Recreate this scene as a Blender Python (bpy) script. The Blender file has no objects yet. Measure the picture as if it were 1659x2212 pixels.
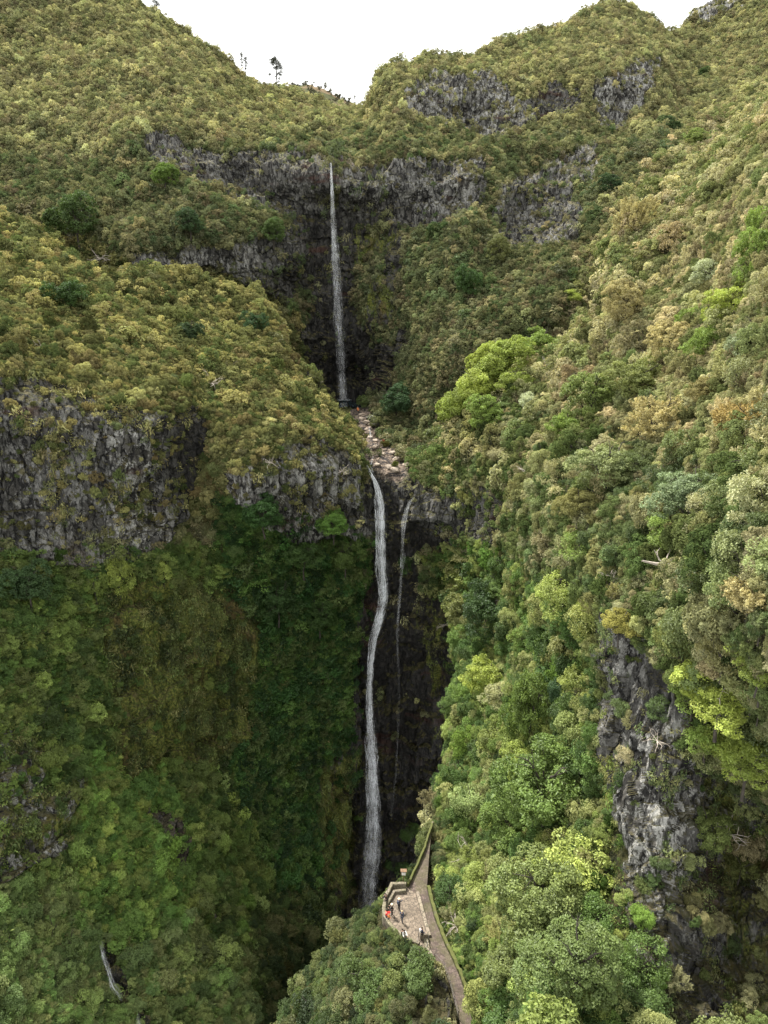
import bpy, bmesh, math, random
import numpy as np
from mathutils import Vector, Matrix, Euler
R = math.radians
sc = bpy.context.scene
col = sc.collection

# ------------------------------------------------------------------ camera
PITCH = R(16.0)
CP, SP = math.cos(PITCH), math.sin(PITCH)
W, H, F = 1659.0, 2212.0, 1522.0
cam_d = bpy.data.cameras.new('camera')
cam = bpy.data.objects.new('camera', cam_d)
col.objects.link(cam)
cam.location = (0, 0, 0)
cam.rotation_euler = (R(90) - PITCH, 0, 0)
cam_d.sensor_fit = 'VERTICAL'
cam_d.sensor_height = 36.0
cam_d.sensor_width = 27.0
cam_d.lens = 36.0 * F / H
cam_d.clip_start = 0.5
cam_d.clip_end = 6000
sc.camera = cam

# ------------------------------------------------------------------ world, sun, exposure
SUN_EL, SUN_AZ = 56.0, -38.0          # azimuth from +Y towards +X (degrees)
world = bpy.data.worlds.new('World')
sc.world = world
world.use_nodes = True
nt = world.node_tree
nt.nodes.clear()
wo = nt.nodes.new('ShaderNodeOutputWorld')
bg = nt.nodes.new('ShaderNodeBackground')
sky = nt.nodes.new('ShaderNodeTexSky')
sky.sky_type = 'NISHITA'
sky.sun_disc = False
sky.sun_elevation = R(SUN_EL)
sky.sun_rotation = R(SUN_AZ)
sky.air_density = 1.0
sky.dust_density = 3.0
bg.inputs['Strength'].default_value = 0.10
# thin bright overcast in front of the blue: a layer of cloud with soft structure
tc = nt.nodes.new('ShaderNodeTexCoord')
cn = nt.nodes.new('ShaderNodeTexNoise')
cn.inputs['Scale'].default_value = 2.2
cn.inputs['Detail'].default_value = 4
cr = nt.nodes.new('ShaderNodeMapRange')
cr.inputs['From Min'].default_value = 0.3
cr.inputs['From Max'].default_value = 0.7
cr.inputs['To Min'].default_value = 8.8
cr.inputs['To Max'].default_value = 10.4
cc = nt.nodes.new('ShaderNodeVectorMath'); cc.operation = 'SCALE'
cc.inputs[0].default_value = (1.0, 1.0, 0.965)
mx = nt.nodes.new('ShaderNodeMix'); mx.data_type = 'RGBA'
mx.inputs[0].default_value = 0.93
nt.links.new(tc.outputs['Generated'], cn.inputs['Vector'])
nt.links.new(cn.outputs['Fac'], cr.inputs['Value'])
nt.links.new(cr.outputs[0], cc.inputs['Scale'])
nt.links.new(sky.outputs[0], mx.inputs[6])
nt.links.new(cc.outputs[0], mx.inputs[7])
nt.links.new(mx.outputs[2], bg.inputs['Color'])
nt.links.new(bg.outputs[0], wo.inputs['Surface'])

sun_d = bpy.data.lights.new('sun', 'SUN')
sun_d.energy = 4.9
sun_d.angle = R(7)
sun_d.color = (1.0, 0.95, 0.86)
sun = bpy.data.objects.new('sun', sun_d)
col.objects.link(sun)
sdir = Vector((math.sin(R(SUN_AZ)) * math.cos(R(SUN_EL)), math.cos(R(SUN_AZ)) * math.cos(R(SUN_EL)), math.sin(R(SUN_EL))))
sun.rotation_euler = (-sdir).to_track_quat('-Z', 'Y').to_euler()
sun.location = (-150, 100, 400)

sc.view_settings.view_transform = 'Standard'
sc.view_settings.look = 'None'
sc.view_settings.gamma = 1
sc.view_settings.use_curve_mapping = False
sc.view_settings.exposure = 1.08
sc.cycles.use_denoising = True
sc.cycles.max_bounces = 6
sc.cycles.diffuse_bounces = 3
sc.cycles.transparent_max_bounces = 32

# ------------------------------------------------------------------ helpers
rng = np.random.default_rng(7)
random.seed(7)


def link(o, parent=None):
    col.objects.link(o)
    if parent is not None:
        o.parent = parent
    return o


def tag(o, label=None, cat=None, group=None, kind=None):
    if label: o['label'] = label
    if cat: o['category'] = cat
    if group: o['group'] = group
    if kind: o['kind'] = kind
    return o


def srgb(r, g, b):
    f = lambda c: (c / 255 / 12.92) if c / 255 <= 0.04045 else ((c / 255 + 0.055) / 1.055) ** 2.4
    return (f(r), f(g), f(b))


def px_world(x, y, z):
    """pixel (in the 1659 x 2212 frame) and depth along the axis -> world (arrays ok)"""
    x = np.asarray(x, float); y = np.asarray(y, float); z = np.asarray(z, float)
    t = (H / 2 - y) / F
    xc = (x - W / 2) / F * z
    return np.stack([xc, z * (CP + t * SP), z * (t * CP - SP)], -1)


def fwd_to_axis(y, Y):
    t = (H / 2 - np.asarray(y, float)) / F
    return np.asarray(Y, float) / (CP + t * SP)


def world_px(P):
    P = np.asarray(P, float)
    z = P[..., 1] * CP - P[..., 2] * SP
    yc = P[..., 1] * SP + P[..., 2] * CP
    return P[..., 0] / z * F + W / 2, H / 2 - yc / z * F, z


def hash3(i, j, k, s):
    i = i.astype(np.int64); j = j.astype(np.int64); k = k.astype(np.int64)
    h = (i * 73856093) ^ (j * 19349663) ^ (k * 83492791) ^ (s * 2654435761)
    h = (h ^ (h >> 13)) * 1274126177 & 0xFFFFFFFF
    h = (h ^ (h >> 16)) * 2246822519 & 0xFFFFFFFF
    return ((h ^ (h >> 15)) & 0xFFFFFF) / float(0xFFFFFF)


def vnoise(P, s=0):
    """value noise, 0..1"""
    P = np.asarray(P, float)
    I = np.floor(P); f = P - I
    f = f * f * f * (f * (f * 6 - 15) + 10)
    i, j, k = I[..., 0], I[..., 1], I[..., 2]
    r = 0
    for a in (0, 1):
        for b in (0, 1):
            for c in (0, 1):
                w = (f[..., 0] if a else 1 - f[..., 0]) * (f[..., 1] if b else 1 - f[..., 1]) * (f[..., 2] if c else 1 - f[..., 2])
                r = r + w * hash3(i + a, j + b, k + c, s)
    return r


def fbm(P, octv=4, s=0, gain=0.5):
    P = np.asarray(P, float)
    a, t, r = 1.0, 0.0, 0.0
    for o in range(octv):
        r = r + a * (vnoise(P * (2.03 ** o) + 17.3 * o, s + o) - 0.5)
        t += a; a *= gain
    return r / t * 2        # about -1..1


def ridged(P, octv=3, s=0):
    P = np.asarray(P, float)
    a, t, r = 1.0, 0.0, 0.0
    for o in range(octv):
        r = r + a * (1 - np.abs(2 * vnoise(P * (2.1 ** o) + 9.1 * o, s + o) - 1))
        t += a; a *= 0.5
    return r / t


def smooth(a, b, x):
    t = np.clip((x - a) / (b - a), 0, 1)
    return t * t * (3 - 2 * t)


def make_mesh(name, verts, faces, mats=(), smooth_shade=False, attrs=None, midx=None):
    """verts (N,3), faces (M,3|4) int arrays"""
    me = bpy.data.meshes.new(name)
    verts = np.asarray(verts, np.float32); faces = np.asarray(faces, np.int32)
    n, k = faces.shape
    me.vertices.add(len(verts))
    me.vertices.foreach_set('co', verts.ravel())
    me.loops.add(n * k)
    me.loops.foreach_set('vertex_index', faces.ravel())
    me.polygons.add(n)
    me.polygons.foreach_set('loop_start', np.arange(0, n * k, k, dtype=np.int32))
    me.polygons.foreach_set('loop_total', np.full(n, k, np.int32))
    if midx is not None:
        me.polygons.foreach_set('material_index', np.asarray(midx, np.int32))
    me.polygons.foreach_set('use_smooth', np.full(n, smooth_shade, bool))
    for a, (typ, arr) in (attrs or {}).items():
        at = me.attributes.new(a, typ, 'POINT')
        key = {'FLOAT': 'value', 'FLOAT_VECTOR': 'vector', 'INT': 'value', 'FLOAT_COLOR': 'color'}[typ]
        at.data.foreach_set(key, np.asarray(arr, np.int32 if typ == 'INT' else np.float32).ravel())
    for m in mats:
        me.materials.append(m)
    me.update(calc_edges=True)
    return me


# ------------------------------------------------------------------ painted region maps (places named by the outline they have in the photograph)
X0, X1, Y0, Y1, CELL = -330.0, 2000.0, -330.0, 2450.0, 4.0
GX = int((X1 - X0) / CELL); GY = int((Y1 - Y0) / CELL)
gx, gy = np.meshgrid(X0 + (np.arange(GX) + .5) * CELL, Y0 + (np.arange(GY) + .5) * CELL)


def poly_mask(poly):
    m = np.zeros(gx.shape, bool)
    n = len(poly)
    for i in range(n):
        xa, ya = poly[i]; xb, yb = poly[(i + 1) % n]
        if ya == yb: continue
        c = ((ya > gy) != (yb > gy)) & (gx < (xb - xa) * (gy - ya) / (yb - ya) + xa)
        m ^= c
    return m.astype(float)


def blur(m, r):
    k = max(1, int(round(r / CELL)))
    for _ in range(2):
        for ax in (0, 1):
            p = np.pad(m, [(k, k) if a == ax else (0, 0) for a in (0, 1)], mode='edge')
            c = np.cumsum(p, ax)
            z = np.zeros_like(np.take(c, [0], ax))
            c = np.concatenate([z, c], ax)
            w = 2 * k + 1
            m = (np.take(c, range(w, c.shape[ax]), ax) - np.take(c, range(0, c.shape[ax] - w), ax)) / w
    return m


MAPS = {}


def paint(name, poly, val=1.0, soft=10):
    m = blur(poly_mask(poly), soft) * 1.0
    cur = MAPS.setdefault(name, np.zeros(gx.shape))
    MAPS[name] = cur * (1 - m) + val * m


def sample(name, x, y):
    m = MAPS[name]
    u = np.clip((np.asarray(x) - X0) / CELL - .5, 0, GX - 1.001); v = np.clip((np.asarray(y) - Y0) / CELL - .5, 0, GY - 1.001)
    i = u.astype(int); j = v.astype(int); a = u - i; b = v - j
    return (m[j, i] * (1 - a) * (1 - b) + m[j, i + 1] * a * (1 - b) + m[j + 1, i] * (1 - a) * b + m[j + 1, i + 1] * a * b)


# rock: bare cliff
for poly, v, s in [
    ([(310, 295), (400, 308), (480, 318), (560, 326), (640, 328), (700, 340), (716, 348), (716, 475), (650, 468), (600, 462), (560, 448), (500, 425), (430, 395), (370, 368), (310, 340)], 1.0, 6),
    ([(640, 440), (715, 450), (860, 470), (872, 560), (880, 680), (872, 760), (862, 860), (740, 880), (680, 835), (640, 750), (640, 690), (600, 655), (540, 630), (480, 580), (290, 570), (290, 545), (420, 530), (520, 520), (600, 500)], .82, 10),
    ([(715, 348), (800, 344), (880, 340), (960, 340), (1030, 344), (1060, 380), (1030, 445), (970, 478), (880, 488), (800, 482), (730, 475)], 1.0, 6),
    ([(862, 200), (895, 172), (960, 155), (1045, 158), (1090, 185), (1120, 225), (1135, 280), (1075, 318), (1015, 308), (950, 278), (890, 250)], 1.0, 6),
    ([(1110, 245), (1160, 200), (1210, 170), (1245, 190), (1262, 235), (1200, 262), (1130, 282)], .85, 8),
    ([(1280, 170), (1330, 150), (1380, 115), (1424, 128), (1412, 180), (1380, 235), (1350, 278), (1300, 292), (1272, 230)], 1.0, 7),
    ([(1070, 395), (1130, 365), (1285, 312), (1300, 380), (1230, 405), (1262, 440), (1248, 515), (1160, 530), (1085, 535), (1062, 450)], .9, 9),
    ([(1455, 62), (1480, 35), (1510, 5), (1540, -30), (1640, -60), (1650, 0), (1590, 28), (1530, 52)], 1.0, 5),
    ([(-300, 810), (0, 800), (60, 795), (150, 830), (230, 850), (330, 872), (425, 870), (450, 900), (445, 1000), (425, 1060), (400, 1130), (330, 1190), (240, 1230), (160, 1225), (60, 1210), (0, 1190), (-300, 1190)], .88, 16),
    ([(485, 1015), (560, 985), (640, 955), (720, 962), (765, 1005), (795, 1040), (805, 1120), (785, 1170), (720, 1150), (640, 1180), (560, 1120), (495, 1060)], .9, 13),
    ([(1290, 560), (1340, 520), (1400, 540), (1380, 600), (1300, 610)], .2, 10),
    ([(780, 1030), (885, 1035), (960, 1100), (980, 1250), (990, 1500), (970, 1700), (900, 1850), (840, 2000), (700, 2050), (690, 1900), (745, 1700), (765, 1400), (795, 1200)], 1.0, 8),
    ([(890, 1180), (960, 1170), (975, 1290), (900, 1290)], .35, 12),
    ([(230, 1250), (480, 1245), (565, 1330), (560, 1570), (480, 1650), (330, 1690), (240, 1700), (205, 1500)], .72, 25),
    ([(680, 1640), (770, 1600), (770, 1960), (700, 1990), (660, 1850)], .75, 15),
    ([(-300, 1600), (60, 1560), (130, 1660), (200, 1700), (150, 1780), (0, 1900), (-300, 1990)], .65, 20),
    ([(-200, 1930), (0, 1855), (130, 1775), (150, 1790), (140, 1835), (30, 1895), (-200, 2000)], 1.0, 5),
    ([(310, 1725), (350, 1735), (410, 1790), (445, 1900), (420, 1920), (360, 1840)], .8, 10),
    ([(430, 1920), (520, 1960), (505, 2020), (440, 1975)], .7, 10),
    ([(752, 480), (885, 480), (885, 740), (800, 745), (760, 640)], .5, 12),
    ([(630, 560), (690, 560), (680, 700), (640, 700)], .55, 10),
    ([(205, 2020), (240, 2010), (290, 2150), (260, 2160)], .95, 5),
    ([(285, 2180), (305, 2175), (330, 2300), (300, 2300)], .95, 5),
    ([(880, 2130), (955, 2070), (1000, 2150), (1010, 2250), (850, 2250)], .85, 14),
    ([(1285, 1315), (1335, 1325), (1400, 1380), (1440, 1480), (1495, 1590), (1500, 1700), (1492, 1900), (1480, 2010), (1420, 2110), (1362, 2060), (1345, 1850), (1312, 1700), (1280, 1500)], 1.0, 8),
    ([(1500, 1640), (1659, 1750), (1900, 1750), (1900, 2300), (1380, 2300), (1440, 2060), (1500, 1950)], .86, 12),
    ([(885, 1045), (960, 1060), (1050, 1050), (1085, 1080), (1092, 1185), (1010, 1190), (980, 1165), (890, 1175)], .85, 12),
    ([(750, 878), (800, 878), (835, 950), (888, 1000), (875, 1060), (800, 1045), (785, 1000), (765, 930)], 1.0, 5),
    ([(1540, 520), (1659, 500), (1659, 560), (1560, 560)], .6, 12),
    ([(1130, 1210), (1180, 1195), (1200, 1290), (1150, 1290)], .6, 12),
]:
    paint('rock', poly, v, s)
paint('rock_spur', [(930, 2085), (970, 2080), (985, 2150), (1000, 2260), (850, 2260), (880, 2170), (905, 2120)], .8, 10)
# wet, nearly black basalt
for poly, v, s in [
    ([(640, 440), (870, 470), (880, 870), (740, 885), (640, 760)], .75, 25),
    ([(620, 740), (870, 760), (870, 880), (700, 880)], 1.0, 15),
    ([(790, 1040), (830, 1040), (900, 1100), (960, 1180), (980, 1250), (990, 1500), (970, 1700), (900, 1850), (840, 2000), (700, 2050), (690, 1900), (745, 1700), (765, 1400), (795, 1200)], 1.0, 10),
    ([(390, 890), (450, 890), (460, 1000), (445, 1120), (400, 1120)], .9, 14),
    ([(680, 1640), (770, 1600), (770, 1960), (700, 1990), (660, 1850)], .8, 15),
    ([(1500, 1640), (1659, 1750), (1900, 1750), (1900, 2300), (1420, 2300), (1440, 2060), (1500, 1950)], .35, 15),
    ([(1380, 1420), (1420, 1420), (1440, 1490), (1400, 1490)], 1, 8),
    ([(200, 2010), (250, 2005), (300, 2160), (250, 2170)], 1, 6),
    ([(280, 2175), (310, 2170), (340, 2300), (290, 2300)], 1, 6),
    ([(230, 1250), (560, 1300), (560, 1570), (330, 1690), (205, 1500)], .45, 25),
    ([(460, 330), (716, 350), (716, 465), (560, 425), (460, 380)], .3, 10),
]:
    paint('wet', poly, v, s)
for poly, v, s in [
    ([(200, 1230), (480, 1225), (565, 1330), (560, 1570), (480, 1680), (330, 1720), (240, 1720), (205, 1500)], .95, 20),
    ([(680, 1640), (770, 1600), (770, 1960), (700, 1990), (660, 1850)], .6, 15),
    ([(440, 1060), (490, 1060), (500, 1230), (440, 1230)], .9, 12),
    ([(890, 1280), (980, 1280), (985, 1600), (930, 1650), (900, 1400)], .45, 14),
    ([(850, 1040), (900, 1060), (880, 1160), (830, 1200)], .2, 14),
    ([(1500, 1640), (1659, 1750), (1900, 1750), (1900, 2300), (1560, 2300), (1540, 1950)], .5, 15),
    ([(640, 560), (720, 560), (720, 700), (640, 700)], .35, 15),
    ([(740, 470), (870, 480), (870, 700), (800, 740), (750, 600)], .5, 15),
    ([(0, 900), (120, 880), (120, 1200), (0, 1200)], .3, 20),
    ([(0, 1500), (240, 1500), (240, 1800), (0, 1900)], .45, 20),
    ([(1290, 1400), (1480, 1700), (1480, 2000), (1350, 2000)], .3, 20),
    ([(880, 2070), (1000, 2100), (1010, 2250), (850, 2250)], .4, 20),
]:
    paint('moss', poly, v, s)
for poly, v, s in [
    ([(750, 878), (800, 878), (835, 950), (888, 1000), (870, 1045), (810, 1030), (785, 1000), (765, 930)], 1.0, 5),
    ([(690, 335), (760, 338), (760, 352), (690, 352)], .6, 4),
    ([(640, 300), (690, 300), (680, 335), (650, 330)], .5, 6),
    ([(120, 1180), (160, 1170), (180, 1230), (140, 1230)], .5, 12),
    ([(290, 1690), (420, 1790), (450, 1910), (520, 1960), (500, 2030), (430, 1980), (350, 1840)], .35, 14),
]:
    paint('tan', poly, v, s)
for poly, v, s in [
    ([(1330, 1440), (1500, 1590), (1505, 1700), (1480, 2100), (1370, 2080), (1330, 1800)], .85, 12),
    ([(1520, 1700), (1659, 1760), (1659, 2250), (1420, 2250), (1500, 1980)], .35, 20),  # dark hollow beside the pillar: paler rock colour stands in for light
    ([(1280, 1320), (1420, 1380), (1400, 1600), (1300, 1600)], .5, 12),
    ([(870, 190), (1120, 190), (1130, 300), (880, 260)], .35, 10),
    ([(1280, 110), (1430, 110), (1430, 290), (1280, 290)], .5, 10),
    ([(230, 890), (350, 890), (360, 1230), (230, 1230)], .8, 12),
    ([(0, 860), (230, 880), (230, 1220), (0, 1200)], .3, 12),
    ([(480, 960), (800, 960), (800, 1180), (480, 1120)], .55, 12),
    ([(-200, 1930), (0, 1855), (130, 1775), (150, 1790), (140, 1835), (30, 1895), (-200, 2000)], 1.0, 5),
    ([(0, 1560), (200, 1600), (150, 1800), (0, 1900)], .5, 12),
    ([(860, 150), (1140, 150), (1140, 320), (880, 280)], .62, 10),
    ([(1270, 105), (1440, 105), (1440, 300), (1270, 300)], .65, 10),
    ([(1060, 360), (1310, 310), (1265, 535), (1060, 540)], .5, 10),
    ([(730, 345), (1060, 335), (1060, 480), (740, 480)], .35, 10),
    ([(310, 295), (700, 330), (700, 465), (310, 370)], .28, 10),
    ([(280, 530), (560, 530), (560, 620), (280, 590)], .4, 10),
    ([(1000, 330), (1050, 350), (1000, 430), (960, 400)], .8, 8),
    ([(1080, 380), (1290, 330), (1250, 510), (1080, 510)], .3, 10),
    ([(1455, 62), (1480, 35), (1510, 5), (1540, -30), (1640, -60), (1650, 0), (1590, 28), (1530, 52)], 1.0, 5),
]:
    paint('pale', poly, v, s)

# vegetation palettes: map index -> which palette grows there
PAL = {
    'heath_far': [(158, 158, 92), (144, 146, 82), (122, 128, 72), (168, 166, 98), (136, 130, 82), (112, 118, 68)],
    'heath_mid': [(134, 138, 82), (116, 122, 70), (98, 108, 62), (142, 138, 84), (90, 112, 58), (118, 110, 74)],
    'heath_gold': [(148, 146, 76), (130, 132, 68), (108, 114, 58), (158, 152, 80), (92, 108, 50), (134, 122, 70)],
    'heath_pale': [(172, 166, 122), (158, 156, 104), (136, 142, 84), (182, 174, 130), (116, 130, 66), (150, 140, 104)],
    'right_mix': [(122, 136, 66), (106, 124, 54), (142, 146, 82), (84, 108, 46), (150, 148, 100), (98, 120, 60)],
    'green_wall': [(118, 142, 58), (98, 126, 50), (130, 150, 62), (76, 106, 44), (118, 134, 68), (70, 92, 42)],
    'green_deep': [(74, 116, 46), (60, 100, 44), (92, 126, 48), (50, 84, 40), (94, 114, 58), (44, 72, 36)],
    'green_right': [(108, 136, 50), (90, 120, 46), (128, 144, 60), (74, 102, 42), (136, 142, 80), (64, 90, 38)],
    'green_bright': [(124, 158, 60), (106, 144, 54), (142, 160, 66), (92, 126, 50)],
    'dull_mist': [(136, 156, 84), (122, 142, 82), (118, 150, 72), (136, 146, 86), (98, 122, 64), (114, 142, 68)],
    'spur_green': [(78, 98, 46), (64, 84, 40), (96, 112, 54), (54, 72, 38), (104, 108, 62)],
}
PAL_KEYS = list(PAL)
palmap = np.zeros(gx.shape, int)


def region(key, poly):
    palmap[poly_mask(poly) > .5] = PAL_KEYS.index(key)


region('heath_far', [(-400, -400), (2100, -400), (2100, 420), (-400, 420)])
region('heath_mid', [(-400, 330), (200, 330), (330, 300), (1300, 280), (1500, 330), (1400, 620), (1200, 760), (1000, 900), (850, 1050), (700, 900), (600, 640), (-400, 640)])
region('heath_gold', [(-400, 430), (150, 500), (300, 560), (540, 600), (640, 700), (800, 900), (800, 1100), (-400, 1180)])
region('green_deep', [(470, 1060), (800, 1120), (790, 1700), (700, 2050), (560, 2050), (470, 1600)])
region('green_wall', [(-400, 1180), (480, 1180), (500, 1700), (600, 1900), (640, 2300), (-400, 2450)])
region('green_bright', [(180, 1620), (330, 1640), (420, 1800), (420, 2000), (250, 2080), (150, 1900)])
region('dull_mist', [(-400, 1900), (150, 1900), (250, 2050), (420, 1980), (640, 2100), (640, 2450), (-400, 2450)])
region('heath_pale', [(1200, 700), (1320, 420), (1700, 150), (2100, 100), (2100, 1100), (1500, 1000), (1350, 900), (1150, 1000), (1060, 820)])
region('right_mix', [(880, 1000), (1060, 860), (1200, 900), (1500, 1000), (2100, 1000), (2100, 2450), (1360, 2450), (1300, 1500), (1200, 1300), (1000, 1200), (900, 1150)])
region('green_right', [(900, 1160), (1080, 1190), (1290, 1330), (1330, 1600), (1420, 2100), (1420, 2450), (1000, 2450), (940, 1900), (970, 1500)])
region('spur_green', [(560, 1950), (760, 1880), (930, 1700), (940, 1900), (900, 2100), (1020, 2450), (560, 2450)])


def sample_pal(x, y):
    i = np.clip(((np.asarray(x) - X0) / CELL).astype(int), 0, GX - 1); j = np.clip(((np.asarray(y) - Y0) / CELL).astype(int), 0, GY - 1)
    return palmap[j, i]


# ------------------------------------------------------------------ landform sheets
def tps(ctrl):
    C = np.array(ctrl, float)
    p = C[:, :2] / 500.0; v = np.log(C[:, 2])
    def phi(r2): return np.where(r2 > 1e-12, r2 * np.log(np.maximum(r2, 1e-12)) * .5, 0)
    K = phi(((p[:, None] - p[None]) ** 2).sum(-1)) + np.eye(len(p)) * 2e-3
    Pm = np.hstack([np.ones((len(p), 1)), p])
    A = np.block([[K, Pm], [Pm.T, np.zeros((3, 3))]])
    w = np.linalg.solve(A, np.concatenate([v, np.zeros(3)]))
    def ev(x, y):
        q = np.stack([x.ravel(), y.ravel()], -1) / 500.0
        out = np.empty(len(q))
        for s in range(0, len(q), 20000):
            qq = q[s:s + 20000]
            out[s:s + 20000] = phi(((qq[:, None] - p[None]) ** 2).sum(-1)) @ w[:-3] + w[-3] + qq @ w[-2:]
        return np.exp(out).reshape(x.shape)
    return ev


def curve(pts):
    a = np.array(pts, float)
    return lambda t: np.interp(t, a[:, 0], a[:, 1])


LAND = {}


ZT = -70.5             # level of the terrace and its path
ZPOOL = -29.0


def ray_plane(x, y, z0):
    t = (H / 2 - y) / F
    d = np.array([(x - W / 2) / F, CP + t * SP, t * CP - SP])
    return d * (z0 / d[2])


TERR_PX = [(877, 1916), (844.3, 1916.2), (830.3, 1943.2), (825.3, 1971.2), (827.3, 1989.2), (839.3, 2008.2), (850.3, 2022.2), (866.3, 2033), (884, 2043), (904, 2052), (918, 2050), (923.3, 2024.2), (897.3, 1929.7)]
PATH_L = [(933, 1780), (927, 1797), (915, 1835), (896, 1879), (879, 1914), (897.3, 1929.7), (910, 1977), (923.3, 2024.2), (931, 2050), (941, 2074), (961, 2095), (974, 2132), (983, 2167), (992, 2200), (1003, 2260)]
PATH_R = [(936, 1780), (932, 1797), (928, 1835), (924.7, 1879), (922, 1918), (927, 1940), (939, 1985), (955, 2026), (963, 2045), (974, 2066), (989, 2100), (1003, 2138), (1012, 2175), (1021, 2206), (1037, 2260)]
TERR = np.array([ray_plane(x, y, ZT)[:2] for x, y in TERR_PX])
PL = np.array([ray_plane(x, y, ZT)[:2] for x, y in PATH_L]); PR = np.array([ray_plane(x, y, ZT)[:2] for x, y in PATH_R])
POOL_C = ray_plane(765, 871, ZPOOL)[:2]


def in_poly(x, y, poly):
    m = np.zeros(x.shape, bool)
    for i in range(len(poly)):
        xa, ya = poly[i]; xb, yb = poly[(i + 1) % len(poly)]
        if ya == yb: continue
        m ^= ((ya > y) != (yb > y)) & (x < (xb - xa) * (y - ya) / (yb - ya) + xa)
    return m


def grown(poly, d):
    c = poly.mean(0); v = poly - c
    return c + v * (1 + d / np.linalg.norm(v, axis=1, keepdims=True))


def corridor(x, y, d=.5):
    a = PL + (PL - PR) / np.linalg.norm(PL - PR, axis=1, keepdims=True) * d
    b = PR + (PR - PL) / np.linalg.norm(PL - PR, axis=1, keepdims=True) * d
    return in_poly(x, y, np.concatenate([a, b[::-1]]))


def flat_zones(P):       # the terrace and its path keep the hill below their paving, the pool keeps its basin
    x, y = P[..., 0], P[..., 1]
    near = (x > -10) & (x < 25) & (y > 40) & (y < 95)
    m = near & (in_poly(x, y, grown(TERR, .5)) | corridor(x, y, .45))
    P[..., 2] = np.where(m, np.minimum(P[..., 2], ZT - .35), P[..., 2])
    q = ((x - POOL_C[0]) / 13) ** 2 + ((y - POOL_C[1]) / 11.5) ** 2
    m = (q < 1) & (np.abs(P[..., 2] - ZPOOL) < 4)
    P[..., 2] = np.where(m, np.minimum(P[..., 2], ZPOOL - .5), P[..., 2])
    return P


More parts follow.
